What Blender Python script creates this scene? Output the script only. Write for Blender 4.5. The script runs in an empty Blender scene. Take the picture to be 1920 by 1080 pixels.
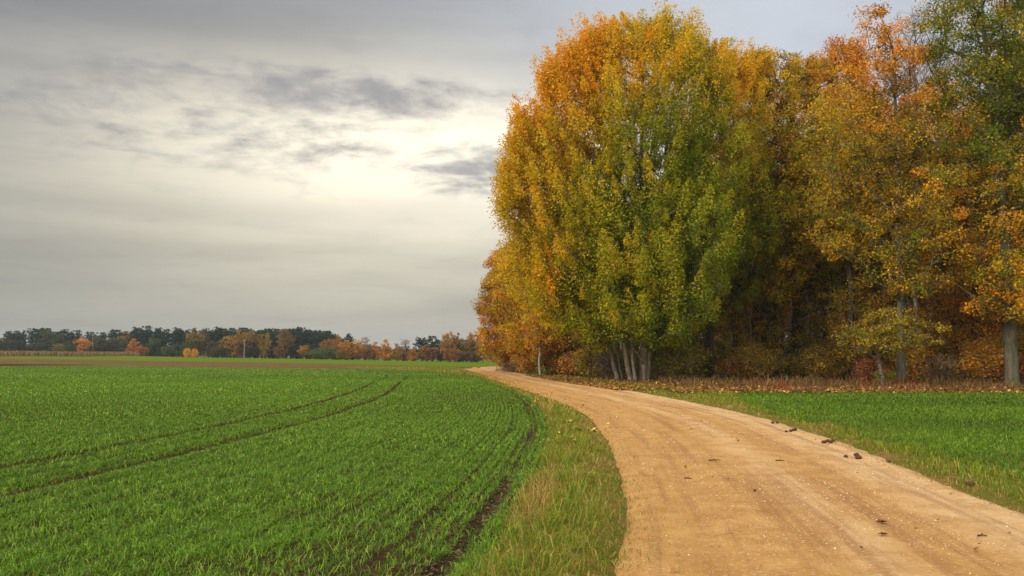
import bpy, math, random
import numpy as np
from mathutils import Vector
R = np.random.RandomState
random.seed(5)
scene = bpy.context.scene
C = scene.collection

# ------------------------------------------------------------------ camera
F, CX, CY, EYE = 1507.0, 960.0, 540.0, 1.7
TH = math.atan(132.0 / F)
cd = bpy.data.cameras.new('camera'); cam = bpy.data.objects.new('camera', cd); C.objects.link(cam)
cd.lens = 36.0 * F / 1920; cd.sensor_width = 36; cd.clip_start = 0.1; cd.clip_end = 12000
cam.location = (0, 0, EYE); cam.rotation_euler = (math.pi / 2 + TH, 0, 0)
scene.camera = cam

# ------------------------------------------------------------------ exposure, sun
scene.view_settings.view_transform = 'Standard'; scene.view_settings.look = 'None'
scene.view_settings.exposure = 0.55; scene.view_settings.gamma = 1.0
SUN = Vector((-0.72, -0.50, 0.52)).normalized()
ld = bpy.data.lights.new('sun', 'SUN'); ld.energy = 1.5; ld.angle = math.radians(10); ld.color = (1.0, 0.86, 0.66)
sun = bpy.data.objects.new('sun', ld); C.objects.link(sun)
sun.rotation_euler = SUN.to_track_quat('Z', 'Y').to_euler(); sun.location = (-40, 0, 60)
scene.cycles.max_bounces = 6; scene.cycles.diffuse_bounces = 3; scene.cycles.transmission_bounces = 3
scene.cycles.transparent_max_bounces = 4; scene.cycles.volume_bounces = 0

# ------------------------------------------------------------------ node helpers
class NT:
    def __init__(s, tree): s.t = tree; s.n = tree.nodes; s.l = tree.links
    def new(s, typ, **kw):
        n = s.n.new(typ)
        for k, v in kw.items(): setattr(n, k, v)
        return n
    def put(s, sock, v):
        if isinstance(v, bpy.types.NodeSocket): s.l.new(v, sock)
        else: sock.default_value = v
    def math(s, op, a, b=0.0, c=None, clamp=False):
        n = s.new('ShaderNodeMath', operation=op, use_clamp=clamp)
        s.put(n.inputs[0], a); s.put(n.inputs[1], b)
        if c is not None: s.put(n.inputs[2], c)
        return n.outputs[0]
    def mix(s, f, a, b, mode='MIX'):
        n = s.new('ShaderNodeMix', data_type='RGBA', blend_type=mode)
        s.put(n.inputs[0], f)
        s.put(n.inputs[6], a if isinstance(a, bpy.types.NodeSocket) else (*a[:3], 1))
        s.put(n.inputs[7], b if isinstance(b, bpy.types.NodeSocket) else (*b[:3], 1))
        return n.outputs[2]
    def noise(s, vec, scale, detail=4, rough=0.55, dist=0.0):
        n = s.new('ShaderNodeTexNoise'); s.l.new(vec, n.inputs['Vector'])
        n.inputs['Scale'].default_value = scale; n.inputs['Detail'].default_value = detail
        n.inputs['Roughness'].default_value = rough; n.inputs['Distortion'].default_value = dist
        return n.outputs['Fac']
    def ramp(s, f, lo, hi, a=0.0, b=1.0):
        n = s.new('ShaderNodeMapRange', interpolation_type='SMOOTHSTEP')
        s.put(n.inputs[0], f); n.inputs[1].default_value = lo; n.inputs[2].default_value = hi
        n.inputs[3].default_value = a; n.inputs[4].default_value = b
        return n.outputs[0]
    def scalev(s, vec, sc):
        n = s.new('ShaderNodeVectorMath', operation='MULTIPLY'); s.l.new(vec, n.inputs[0]); n.inputs[1].default_value = sc
        return n.outputs[0]
    def comb(s, x, y, z):
        n = s.new('ShaderNodeCombineXYZ'); s.put(n.inputs[0], x); s.put(n.inputs[1], y); s.put(n.inputs[2], z)
        return n.outputs[0]

def px_dir(px, py):
    u = (px - CX) / F; v = (CY - py) / F
    d = np.array([u, math.cos(TH) - math.sin(TH) * v, math.sin(TH) + math.cos(TH) * v])
    return d
def nrm(v): return v / np.linalg.norm(v)

# ------------------------------------------------------------------ world: overcast sky
world = bpy.data.worlds.new('World'); scene.world = world; world.use_nodes = True
w = NT(world.node_tree); w.n.clear()
tc = w.new('ShaderNodeTexCoord'); DIR = tc.outputs['Generated']
sp = w.new('ShaderNodeSeparateXYZ'); w.l.new(DIR, sp.inputs[0]); SX, SY, SZ = sp.outputs
sky = w.new('ShaderNodeTexSky', sky_type='NISHITA'); sky.sun_disc = False
sky.sun_elevation = math.asin(SUN.z); sky.sun_rotation = math.atan2(SUN.x, SUN.y)
front = w.ramp(SY, 0.0, 0.6)
def blob(px, py, wx, wz):
    d = nrm(px_dir(px, py))
    a = w.math('DIVIDE', w.math('SUBTRACT', SX, float(d[0])), wx)
    b = w.math('DIVIDE', w.math('SUBTRACT', SZ, float(d[2])), wz)
    e = w.math('ADD', w.math('MULTIPLY', a, a), w.math('MULTIPLY', b, b))
    return w.math('MULTIPLY', w.math('EXPONENT', w.math('MULTIPLY', e, -1.0)), front)
# cloud-layer coordinates: the layer is a plane overhead, so cloudlets foreshorten to the horizon
zc = w.math('ADD', w.math('MAXIMUM', SZ, 0.0), 0.10)
LP = w.comb(w.math('DIVIDE', SX, zc), w.math('DIVIDE', SY, zc), 0.0)
soft = w.noise(LP, 0.9, 5, 0.5, 0.3)
small = w.noise(LP, 4.2, 5, 0.62, 0.5)
fine = w.noise(LP, 9.0, 4, 0.6, 0.3)
STR = w.comb(w.math('MULTIPLY', SX, 1.6), 0.0, w.math('MULTIPLY', SZ, 15.0))
streak = w.noise(STR, 1.5, 4, 0.5, 0.4)
glow1 = blob(800, 280, 0.29, 0.07)
glow2 = blob(740, 345, 0.35, 0.15)
glow3 = blob(1500, 60, 0.36, 0.17)
up = w.ramp(SZ, 0.34, 0.8)
base = w.mix(w.ramp(SZ, 0.05, 0.40), (0.178, 0.168, 0.140), (0.116, 0.124, 0.140))
base = w.mix(w.ramp(streak, 0.35, 0.68), base, w.mix(1.0, base, (1.28, 1.27, 1.26), 'MULTIPLY'))
base = w.mix(w.math('MULTIPLY', blob(300, 530, 0.6, 0.035), 0.35), base, (0.14, 0.14, 0.13))
base = w.mix(w.math('MULTIPLY', glow2, w.ramp(streak, 0.2, 0.75, 0.62, 0.95)), base, (0.68, 0.605, 0.45))
base = w.mix(w.math('MULTIPLY', glow3, 0.75), base, (0.50, 0.53, 0.58))
base = w.mix(w.math('MULTIPLY', glow1, 0.8), base, (1.02, 0.93, 0.74))
# darker cloud banks
bank = w.math('MAXIMUM', blob(600, 175, 0.22, 0.032), w.math('MULTIPLY', blob(905, 315, 0.085, 0.034), 1.0))
bank = w.math('MAXIMUM', bank, w.math('MULTIPLY', blob(480, 255, 0.28, 0.055), 0.6))
bank = w.math('MAXIMUM', bank, w.math('MULTIPLY', blob(190, 180, 0.15, 0.045), 0.55))
bn = w.math('ADD', w.math('MULTIPLY', small, 0.6), w.math('MULTIPLY', fine, 0.4))
bk = w.ramp(w.math('ADD', bn, w.math('MULTIPLY', bank, 0.34)), 0.52, 0.92)
base = w.mix(w.math('MULTIPLY', w.math('MULTIPLY', bk, w.ramp(bank, 0.03, 0.5)), 0.85), base, (0.205, 0.20, 0.208))
# thin puffs anywhere
pf = w.math('MULTIPLY', w.ramp(small, 0.50, 0.72), 0.25)
base = w.mix(pf, base, w.mix(1.0, base, (0.72, 0.73, 0.76), 'MULTIPLY'))
base = w.mix(w.ramp(soft, 0.3, 0.72, 0.0, 0.22), base, w.mix(1.0, base, (1.35, 1.33, 1.30), 'MULTIPLY'))
base = w.mix(up, base, (0.92, 0.92, 0.95))
back = w.ramp(SY, 0.25, -0.35)
base = w.mix(w.math('MULTIPLY', back, 0.9), base, (1.20, 1.12, 1.0))
cl = w.mix(1.0, base, (10, 10, 10), 'MULTIPLY')
cl = w.mix(0.93, sky.outputs[0], cl)
bg = w.new('ShaderNodeBackground'); w.l.new(cl, bg.inputs[0]); bg.inputs[1].default_value = 0.10
wo = w.new('ShaderNodeOutputWorld'); w.l.new(bg.outputs[0], wo.inputs[0])

# ------------------------------------------------------------------ terrain
def sstep(t): t = np.clip(t, 0, 1); return t * t * (3 - 2 * t)
def hgt(x, y):
    x = np.asarray(x, float); y = np.asarray(y, float)
    a = -x / np.maximum(np.abs(y), 30.0)
    Z = 0.1 + np.clip((a - 0.04) / 0.28, -0.1, 1) * 1.6 + np.clip((a - 0.32) / 0.32, 0, 1.2) * 0.9
    T = sstep((a - 0.30) / 0.36)
    near = sstep((y - 120) / 180.0)
    far = np.clip(y - 300, 0, 220)
    return near * Z + far * 0.020 * T + 0.0004 * np.clip(y - 500, 0, 3000)
def hz(x, y): return float(hgt(x, y))
def ground(px, py):
    """point of the terrain seen at a photo pixel"""
    d = px_dir(px, py); t = 3.0
    prev = t
    while t < 900:
        p = d * t
        if EYE + p[2] <= hz(p[0], p[1]):
            lo, hi = prev, t
            for _ in range(20):
                m = (lo + hi) / 2; q = d * m
                if EYE + q[2] <= hz(q[0], q[1]): hi = m
                else: lo = m
            q = d * hi
            return np.array([q[0], q[1], hz(q[0], q[1])])
        prev = t; t *= 1.01
    q = d * 500
    return np.array([q[0], q[1], hz(q[0], q[1])])
def at(px, dist):
    """terrain point in the direction of photo column px at a distance ahead"""
    d = px_dir(px, 668); k = dist / d[1]
    return np.array([d[0] * k, dist, hz(d[0] * k, dist)])
def zat(py, dist):
    d = px_dir(CX, py); return EYE + d[2] / d[1] * dist

# ------------------------------------------------------------------ mesh helpers
def mesh(name, V, quads=None, tris=None, col=None, uv=None, smooth=False):
    me = bpy.data.meshes.new(name)
    V = np.asarray(V, np.float32)
    q = np.zeros((0, 4), np.int32) if quads is None else np.asarray(quads, np.int32).reshape(-1, 4)
    t = np.zeros((0, 3), np.int32) if tris is None else np.asarray(tris, np.int32).reshape(-1, 3)
    me.vertices.add(len(V)); me.vertices.foreach_set('co', V.ravel())
    li = np.concatenate([q.ravel(), t.ravel()]).astype(np.int32)
    me.loops.add(len(li)); me.loops.foreach_set('vertex_index', li)
    st = np.concatenate([np.arange(len(q)) * 4, len(q) * 4 + np.arange(len(t)) * 3]).astype(np.int32)
    me.polygons.add(len(st)); me.polygons.foreach_set('loop_start', st)
    me.update(calc_edges=True)
    if smooth: me.polygons.foreach_set('use_smooth', np.ones(len(st), bool))
    if col is not None:
        c = np.ones((len(V), 4), np.float32); c[:, :3] = col
        ca = me.color_attributes.new('col', 'FLOAT_COLOR', 'POINT'); ca.data.foreach_set('color', c.ravel())
    if uv is not None:
        ul = me.uv_layers.new(name='UVMap'); ul.data.foreach_set('uv', np.asarray(uv, np.float32)[li].ravel())
    return me
def link(name, me, mat, parent=None):
    if mat is not None and not me.materials: me.materials.append(mat)
    o = bpy.data.objects.new(name, me); C.objects.link(o)
    if parent is not None: o.parent = parent
    return o
def tag(o, label=None, cat=None, group=None, kind=None):
    if label: o['label'] = label
    if cat: o['category'] = cat
    if group: o['group'] = group
    if kind: o['kind'] = kind
    return o
def empty(name, loc, rz=0, sc=1.0):
    o = bpy.data.objects.new(name, None); C.objects.link(o); o.empty_display_size = 0.3
    o.location = [float(c) for c in loc]; o.rotation_euler = (0, 0, rz)
    o.scale = (sc, sc, sc) if not hasattr(sc, '__len__') else sc
    return o
def grid_mesh(name, P, uv=None, smooth=True):
    n, m = P.shape[:2]
    I = np.arange(n * m).reshape(n, m)
    q = np.stack([I[:-1, :-1], I[:-1, 1:], I[1:, 1:], I[1:, :-1]], -1).reshape(-1, 4)
    # make faces look up
    a, b, c = P[0, 0], P[0, 1], P[1, 0]
    if np.cross(b - a, c - a)[2] < 0: q = q[:, ::-1]
    return mesh(name, P.reshape(-1, 3), q, uv=None if uv is None else uv.reshape(-1, 2), smooth=smooth)
def crom(pts, n):
    """Catmull-Rom through points, n samples"""
    P = np.array(pts, float); P = np.vstack([2 * P[0] - P[1], P, 2 * P[-1] - P[-2]])
    out = []
    for t in np.linspace(0, len(P) - 3 - 1e-6, n):
        i = int(t); f = t - i; a, b, c, d = P[i:i + 4]
        out.append(0.5 * (2 * b + (c - a) * f + (2 * a - 5 * b + 4 * c - d) * f * f + (3 * b - a - 3 * c + d) * f ** 3))
    return np.array(out)

class VNoise:
    """smooth value noise for shaping things in numpy"""
    def __init__(s, seed): s.g = R(seed).rand(64, 64, 16)
    def __call__(s, x, y, z=0.0):
        x, y, z = np.broadcast_arrays(np.asarray(x, float), np.asarray(y, float), np.asarray(z, float))
        xi = np.floor(x).astype(int); yi = np.floor(y).astype(int); zi = np.floor(z).astype(int)
        fx = sstep(x - xi); fy = sstep(y - yi); fz = sstep(z - zi); r = 0
        for a in (0, 1):
            for b in (0, 1):
                for c in (0, 1):
                    r = r + s.g[(xi + a) % 64, (yi + b) % 64, (zi + c) % 16] * (fx if a else 1 - fx) * (fy if b else 1 - fy) * (fz if c else 1 - fz)
        return r
    def fbm(s, x, y, z=0.0, o=3):
        return sum(s(x * 2 ** k + 7 * k, y * 2 ** k + 3 * k, z * 2 ** k) / 2 ** k for k in range(o)) / sum(1 / 2 ** k for k in range(o))
VN = VNoise(11)

# ------------------------------------------------------------------ materials
def mat(name, rough=0.9, spec=0.2):
    m = bpy.data.materials.new(name); m.use_nodes = True
    t = NT(m.node_tree); b = t.n['Principled BSDF']; b.inputs['Roughness'].default_value = rough
    b.inputs['Specular IOR Level'].default_value = spec
    return m, t, b
def leafy(name, transl=0.35, rough=0.6, gain=(1, 1, 1), spec=0.25):
    """thin leaves: diffuse + light coming through; colour comes from each leaf's own colour"""
    m, t, b = mat(name, rough, spec)
    at_ = t.new('ShaderNodeAttribute', attribute_name='col')
    oi = t.new('ShaderNodeObjectInfo')
    c = t.mix(1.0, at_.outputs['Color'], oi.outputs['Color'], 'MULTIPLY')
    c = t.mix(1.0, c, gain, 'MULTIPLY')
    t.l.new(c, b.inputs['Base Color'])
    tr = t.new('ShaderNodeBsdfTranslucent'); t.l.new(c, tr.inputs[0])
    ms = t.new('ShaderNodeMixShader'); ms.inputs[0].default_value = transl
    t.l.new(b.outputs[0], ms.inputs[1]); t.l.new(tr.outputs[0], ms.inputs[2])
    t.l.new(ms.outputs[0], t.n['Material Output'].inputs[0])
    return m
M_LEAF = leafy('leaf', 0.38)
M_GRASS = leafy('grass_blade', 0.35, 0.5)
M_DRY = leafy('fallen_leaf', 0.15, 0.8)
def bark(name, c1, c2, sc=6.0, moss=0.35, bands=False):
    m, t, b = mat(name, 0.95, 0.1)
    co = t.new('ShaderNodeTexCoord').outputs['Object']
    v = t.scalev(co, (sc, sc, sc * 0.22))
    n = t.noise(v, 2.0, 6, 0.65, 0.4)
    c = t.mix(t.ramp(n, 0.35, 0.68), c1, c2)
    g = t.noise(co, 0.9, 3)
    c = t.mix(t.math('MULTIPLY', t.ramp(g, 0.45, 0.65), moss), c, (0.07, 0.09, 0.03))
    if bands:
        nb = t.noise(t.scalev(co, (3, 3, 9)), 2.2, 4, 0.6)
        c = t.mix(t.ramp(nb, 0.60, 0.68), c, (0.03, 0.027, 0.025))
    t.l.new(c, b.inputs['Base Color'])
    bp = t.new('ShaderNodeBump'); bp.inputs['Strength'].default_value = 0.7; bp.inputs['Distance'].default_value = 0.04
    t.l.new(n, bp.inputs['Height']); t.l.new(bp.outputs[0], b.inputs['Normal'])
    return m
M_BARK = bark('bark_grey_brown', (0.075, 0.057, 0.042), (0.17, 0.14, 0.11))
M_POPB = bark('bark_poplar', (0.11, 0.085, 0.06), (0.27, 0.215, 0.165))
M_BARKD = bark('bark_dark', (0.03, 0.025, 0.018), (0.09, 0.075, 0.055), moss=0.5)
M_BEECH = bark('bark_beech', (0.075, 0.072, 0.052), (0.15, 0.14, 0.105), sc=3, moss=0.6)
M_BIRCH = bark('bark_birch', (0.24, 0.225, 0.20), (0.36, 0.34, 0.31), sc=5, moss=0.1, bands=True)
M_TWIG = bark('bark_twig', (0.13, 0.10, 0.085), (0.27, 0.22, 0.2), moss=0.0)

# ground materials
m, t, b = mat('meadow_soil', 1.0, 0.0); co = t.new('ShaderNodeTexCoord').outputs['Object']
c = t.mix(t.noise(co, 0.05, 6, 0.6), (0.075, 0.12, 0.02), (0.13, 0.12, 0.04)); t.l.new(c, b.inputs[0]); M_GROUND = m
def soilmat(name, dark, light, tint=None, sc=3.0, bump=0.05):
    m, t, b = mat(name, 1.0, 0.0); co = t.new('ShaderNodeTexCoord').outputs['Object']
    n = t.noise(co, sc, 8, 0.7); n2 = t.noise(co, sc * 7, 5, 0.7)
    c = t.mix(t.ramp(n, 0.3, 0.7), dark, light)
    c = t.mix(t.math('MULTIPLY', n2, 0.6), c, t.mix(1.0, c, (0.55, 0.52, 0.5), 'MULTIPLY'))
    if tint: c = t.mix(t.ramp(t.noise(co, 0.8, 6, 0.7), 0.35, 0.6), c, tint)
    t.l.new(c, b.inputs[0])
    bp = t.new('ShaderNodeBump'); bp.inputs['Strength'].default_value = 0.9; bp.inputs['Distance'].default_value = bump
    t.l.new(n2, bp.inputs['Height']); t.l.new(bp.outputs[0], b.inputs['Normal'])
    return m
M_SOIL = soilmat('field_soil', (0.040, 0.027, 0.015), (0.10, 0.064, 0.033))
M_PLOUGH = soilmat('ploughed_soil', (0.12, 0.072, 0.036), (0.20, 0.12, 0.06), sc=0.4, bump=0.1)
M_VERGE = soilmat('verge_turf', (0.19, 0.12, 0.04), (0.36, 0.215, 0.08), tint=(0.12, 0.125, 0.02))
M_FLOOR = soilmat('leaf_litter', (0.09, 0.05, 0.02), (0.22, 0.11, 0.035), sc=2.5)
m, t, b = mat('meadow_grass', 1.0, 0.0); co = t.new('ShaderNodeTexCoord').outputs['Object']
n = t.noise(t.scalev(co, (0.05, 0.3, 1)), 1.0, 6, 0.65)
c = t.mix(n, (0.075, 0.125, 0.008), (0.125, 0.175, 0.012)); t.l.new(c, b.inputs[0]); M_MEADOW = m
m, t, b = mat('far_hill', 1.0, 0.0); co = t.new('ShaderNodeTexCoord').outputs['Object']
c = t.mix(t.noise(co, 0.02, 6, 0.6), (0.05, 0.07, 0.03), (0.12, 0.09, 0.04)); t.l.new(c, b.inputs[0]); M_HILL = m

# sand road
m, t, b = mat('sand_road', 0.95, 0.15)
uvn = t.new('ShaderNodeUVMap', uv_map='UVMap'); su = t.new('ShaderNodeSeparateXYZ'); t.l.new(uvn.outputs[0], su.inputs[0])
U = su.outputs[0]  # metres across from the left edge / width
co = t.new('ShaderNodeTexCoord').outputs['Object']
big = t.noise(co, 0.35, 5, 0.6); mid = t.noise(co, 2.2, 6, 0.65); fin = t.noise(co, 26, 6, 0.75); gr = t.noise(co, 70, 3, 0.7)
uw = t.math('ADD', U, t.math('MULTIPLY', t.math('SUBTRACT', big, 0.5), 0.16))
along = t.noise(t.comb(t.math('MULTIPLY', U, 22), t.math('MULTIPLY', su.outputs[1], 0.16), 0.0), 1.0, 5, 0.6)
c = t.mix(t.ramp(mid, 0.3, 0.72), (0.37, 0.188, 0.052), (0.50, 0.285, 0.088))
gz = t.math('DIVIDE', t.math('SUBTRACT', uw, 0.50), 0.055); gz = t.math('EXPONENT', t.math('MULTIPLY', t.math('MULTIPLY', gz, gz), -1.0))
pale = t.math('MULTIPLY', t.math('MAXIMUM', t.ramp(uw, 0.60, 0.80), t.math('MULTIPLY', gz, 0.8)), t.ramp(mid, 0.30, 0.62, 0.35, 1.0))
c = t.mix(t.math('MULTIPLY', pale, 0.8), c, (0.60, 0.40, 0.205))
c = t.mix(t.ramp(along, 0.45, 0.68, 0.0, 0.65), c, (0.27, 0.125, 0.042))
c = t.mix(t.ramp(fin, 0.52, 0.72, 0.0, 0.75), c, (0.74, 0.56, 0.35))
c = t.mix(t.ramp(fin, 0.46, 0.30, 0.0, 0.6), c, (0.27, 0.13, 0.05))
c = t.mix(t.ramp(gr, 0.62, 0.8, 0.0, 0.5), c, (0.83, 0.72, 0.54))
spot = t.noise(co, 1.1, 3, 0.5, 0.6)
c = t.mix(t.ramp(spot, 0.70, 0.80, 0.0, 0.5), c, (0.40, 0.20, 0.06))
t.l.new(c, b.inputs[0])
hh = t.math('ADD', t.math('MULTIPLY', fin, 0.6), t.math('ADD', t.math('MULTIPLY', gr, 0.3), t.math('MULTIPLY', along, 1.2)))
bp = t.new('ShaderNodeBump'); bp.inputs['Strength'].default_value = 0.8; bp.inputs['Distance'].default_value = 0.03
t.l.new(hh, bp.inputs['Height']); t.l.new(bp.outputs[0], b.inputs['Normal']); M_ROAD = m

# ------------------------------------------------------------------ curves of the place (x as a function of distance y)
def gcurve(pix, extra_near, extra_far=()):
    pts = list(extra_near) + [tuple(ground(*p)[:2]) for p in pix] + list(extra_far)
    c = crom(pts, 600); o = np.argsort(c[:, 1]); return c[o]
E_FIELD = gcurve([(900, 1080), (960, 985), (1000, 910), (1022, 850), (1027, 790), (992, 747), (930, 720), (868, 703)],
                 [(-8.5, -25), (-3.0, -6)], [(-20, 125), (-60, 200)])
E_ROADL = gcurve([(1165, 1080), (1178, 1000), (1175, 930), (1163, 880), (1138, 820), (1096, 775), (1036, 750), (968, 727), (903, 703), (868, 690.5)],
                 [(-5.5, -25), (-1.3, -6)], [(-10.5, 171)])
E_ROADR = gcurve([(1920, 967), (1700, 880), (1550, 822), (1400, 777), (1262, 748), (1180, 733), (1062, 716), (972, 699.5)],
                 [(0.6, -25), (3.6, -6)], [(-0.6, 118), (-1.5, 145), (3.0, 171)])
E_FIELDR = gcurve([(1920, 905), (1700, 842), (1500, 790), (1400, 764)], [(4.5, -25), (6.0, -6)], [(10.6, 41), (11, 60)])
def ex(E, y): return np.interp(y, E[:, 1], E[:, 0])
def edist(E, x, y):
    """signed distance to the curve: positive to the left of it"""
    P = E[::3]; out = np.empty(len(x))
    A, B = P[:-1], P[1:]; AB = B - A; L2 = (AB ** 2).sum(1)
    for s in range(0, len(x), 20000):
        Q = np.stack([x[s:s + 20000], y[s:s + 20000]], 1)
        d = Q[:, None] - A[None]; k = np.clip((d * AB).sum(2) / L2, 0, 1)
        out[s:s + 20000] = np.sqrt((((d - AB[None] * k[..., None])) ** 2).sum(2)).min(1)
    return out * np.sign(ex(E, y) - x)

# ------------------------------------------------------------------ setting
gx = np.concatenate([-np.geomspace(2600, 60, 70), np.linspace(-58, 58, 40), np.geomspace(60, 2600, 70)])
gy = np.concatenate([[-400, -200, -100, -60], np.linspace(-40, 120, 60), np.linspace(124, 560, 90), np.geomspace(580, 4500, 24)])
X, Y = np.meshgrid(gx, gy); P = np.stack([X, Y, hgt(X, Y) - 0.30], -1)
tag(link('ground', grid_mesh('ground', P), M_GROUND), kind='structure')

def sheet(name, xl, xr, ys, z, mat_, nx=60, bumpf=None, uv=False):
    T = np.linspace(0, 1, nx)[None]; XL = np.array([xl(y) for y in ys])[:, None]; XR = np.array([xr(y) for y in ys])[:, None]
    X = XL + (XR - XL) * T; Y = np.repeat(np.array(ys)[:, None], nx, 1)
    Z = hgt(X, Y) + z + (bumpf(X, Y) if bumpf else 0)
    UV = None
    if uv: UV = np.stack([np.repeat(T, len(ys), 0), Y], -1)
    o = link(name, grid_mesh(name, np.stack([X, Y, Z], -1), UV), mat_); tag(o, kind='structure'); return o

def furrow(x, y):
    """height relief of the crop field: wheel tracks and the drill furrows by the edge"""
    sh = x.shape; s = edist(E_FIELD, x.ravel(), y.ravel()).reshape(sh)
    wob = 0.12 * (VN(x * 0.4, y * 0.4) - 0.5)
    z = 0
    for c, wd, dp in ((6.5, 0.16, 0.06), (8.3, 0.16, 0.06), (0.42, 0.14, 0.09), (0.95, 0.10, 0.04)):
        z = z - dp * np.exp(-((s + wob - c) / wd) ** 2)
    z = z + 0.035 * (VN.fbm(x * 3, y * 3) - 0.5) + 0.012 * np.cos(s * 2 * math.pi / 0.5)
    return z * np.clip(1.5 - y / 70, 0, 1)
# near part in curve-following columns so that the furrows are really there
yn = np.concatenate([np.linspace(-12, 30, 260), np.linspace(30.6, 90, 90), np.linspace(92, 250, 60)])
sc_ = np.concatenate([np.linspace(0, 10, 130), np.geomspace(10.3, 220, 60)])
XE = ex(E_FIELD, yn)[:, None]; X = XE + 0.05 - sc_[None]; Y = np.repeat(yn[:, None], len(sc_), 1)
Zf = hgt(X, Y) + furrow(X, Y)
tag(link('field', grid_mesh('field', np.stack([X, Y, Zf], -1)), M_SOIL), kind='structure')
# verge between field and road
def vergez(x, y):
    l = ex(E_FIELD, y); r = ex(E_ROADL, y); k = np.clip((x - l) / np.maximum(r - l, 0.2), 0, 1)
    return 0.075 * np.sin(math.pi * k) ** 0.7 + 0.03 * (VN.fbm(x * 2, y * 2) - 0.5) - 0.03 * sstep((k - 0.8) / 0.2)
yv = np.concatenate([np.linspace(-12, 60, 260), np.linspace(61, 150, 60)])
sheet('verge', lambda y: ex(E_FIELD, y) - 0.12, lambda y: ex(E_ROADL, y) + 0.35, yv, 0.006, M_VERGE, 24, vergez)
def roadz(x, y):
    l = ex(E_ROADL, y); r = ex(E_ROADR, y); k = (x - l) / (r - l)
    kk = np.minimum(k, 1 - k) + 0.05 * (VN.fbm(x * 2.2 + 60, y * 2.2, o=4) - 0.5)
    e = sstep((kk + 0.07) / 0.12)
    z = -0.06 + 0.10 * e + 0.02 * np.sin(math.pi * np.clip(k, 0, 1))
    for c in (0.17, 0.40, 0.66, 0.88): z = z - 0.026 * np.exp(-((k + 0.03 * (VN(y * 0.15, 3) - .5) - c) / 0.045) ** 2)
    return z + 0.007 * (VN.fbm(x * 0.8, y * 0.35, o=2) - 0.5)
yr = np.concatenate([np.linspace(-12, 45, 700), np.linspace(45.5, 171, 160)])
sheet('road', lambda y: ex(E_ROADL, y) - 0.6, lambda y: ex(E_ROADR, y) + 0.6, yr, 0.0, M_ROAD, 70, roadz, uv=True)
yv = np.concatenate([np.linspace(-12, 60, 200), np.linspace(61, 171, 50)])
vz = lambda x, y: 0.03 * (VN.fbm(x * 2, y * 2) - 0.3) - 0.03 * sstep((ex(E_ROADR, y) + 0.35 - x) / 0.3)
sheet('verge', lambda y: ex(E_ROADR, y) - 0.25, lambda y: max(ex(E_FIELDR, y), ex(E_ROADR, y) + 3.0), yv, 0.008, M_VERGE, 24, vz)
sheet('field', lambda y: ex(E_FIELDR, y) - 0.1, lambda y: 75, np.linspace(-12, 41.2, 90), 0.004, M_SOIL, 120, lambda x, y: 0.03 * (VN.fbm(x * 2, y * 2) - 0.5))
sheet('forest_floor', lambda y: ex(E_ROADR, y) + 1.0 + (0 if y > 60 else (60 - y) * 0.10), lambda y: 160, np.concatenate([np.linspace(40.8, 70, 60), np.linspace(72, 230, 60)]), 0.02, M_FLOOR, 110,
      lambda x, y: 0.12 * (VN.fbm(x * 0.4, y * 0.4) - 0.4) * sstep((y - 42) / 6))

def strip(name, A, B, off, mat_, n=16):
    T = np.linspace(0, 1, n)[None, :, None]
    P = A[:, None] * (1 - T) + B[:, None] * T
    Z = hgt(P[..., 0], P[..., 1]) + off
    o = link(name, grid_mesh(name, np.stack([P[..., 0], P[..., 1], Z], -1)), mat_); tag(o, kind='structure'); return o
PXS = [-500, -250, 0, 240, 480, 700, 800, 868, 900]
B1 = crom([ground(p, y)[:2] for p, y in zip(PXS, [683, 683, 683, 686, 690.5, 692.5, 692.6, 691.6, 690.3])], 120)
B2 = crom([ground(p, y)[:2] for p, y in zip(PXS, [672.5, 672.5, 673, 677, 680.5, 685, 687.2, 688.8, 689.0])], 120)
strip('ploughed_field', B1, B2, 0.05, M_PLOUGH)
B3 = B2.copy(); B3 = np.stack([B2[:, 0] * (470 / np.maximum(B2[:, 1], 1)), np.full(len(B2), 470.0)], 1)
B3e = np.vstack([B3, [[60, 470], [140, 470]]]); B2e = np.vstack([B2, [[-4, 171], [30, 171]]])
strip('meadow', B2e, B3e, 0.07, M_MEADOW, 40)
hx = np.linspace(-1200, 900, 90); hy = np.linspace(900, 1500, 14); X, Y = np.meshgrid(hx, hy)
Z = hgt(X, Y) - 1 + 17 * np.sin(np.clip((Y - 900) / 600, 0, 1) * math.pi * 0.75) * (0.7 + 0.6 * VN.fbm(X / 160, Y / 160))
tag(link('hills', grid_mesh('hills', np.stack([X, Y, Z], -1)), M_HILL), kind='structure')

# ------------------------------------------------------------------ grass, crop
def blades(P, h, wd, lean, col, seed, az=None, curl=0.5):
    r = R(seed); n = len(P)
    az = r.rand(n) * 6.2832 if az is None else az
    L = np.stack([np.cos(az), np.sin(az), np.zeros(n)], 1)
    wa = az + math.pi / 2 + r.randn(n) * 0.5
    W = np.stack([np.cos(wa), np.sin(wa), np.zeros(n)], 1) * (wd / 2)[:, None]
    up_ = np.array([0, 0, 1.0])
    m1 = P + L * (lean * h * 0.35)[:, None] + up_ * (h * 0.62)[:, None]
    tip = P + L * (lean * h)[:, None] + up_ * (h * (1 - curl * lean * 0.6))[:, None]
    V = np.stack([P - W, P + W, m1 - W * 0.8, m1 + W * 0.8, tip], 1).reshape(-1, 3)
    i = np.arange(n) * 5
    q = np.stack([i, i + 1, i + 3, i + 2], 1); t3 = np.stack([i + 2, i + 3, i + 4], 1)
    return V, q, t3, np.repeat(col, 5, 0)
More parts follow.
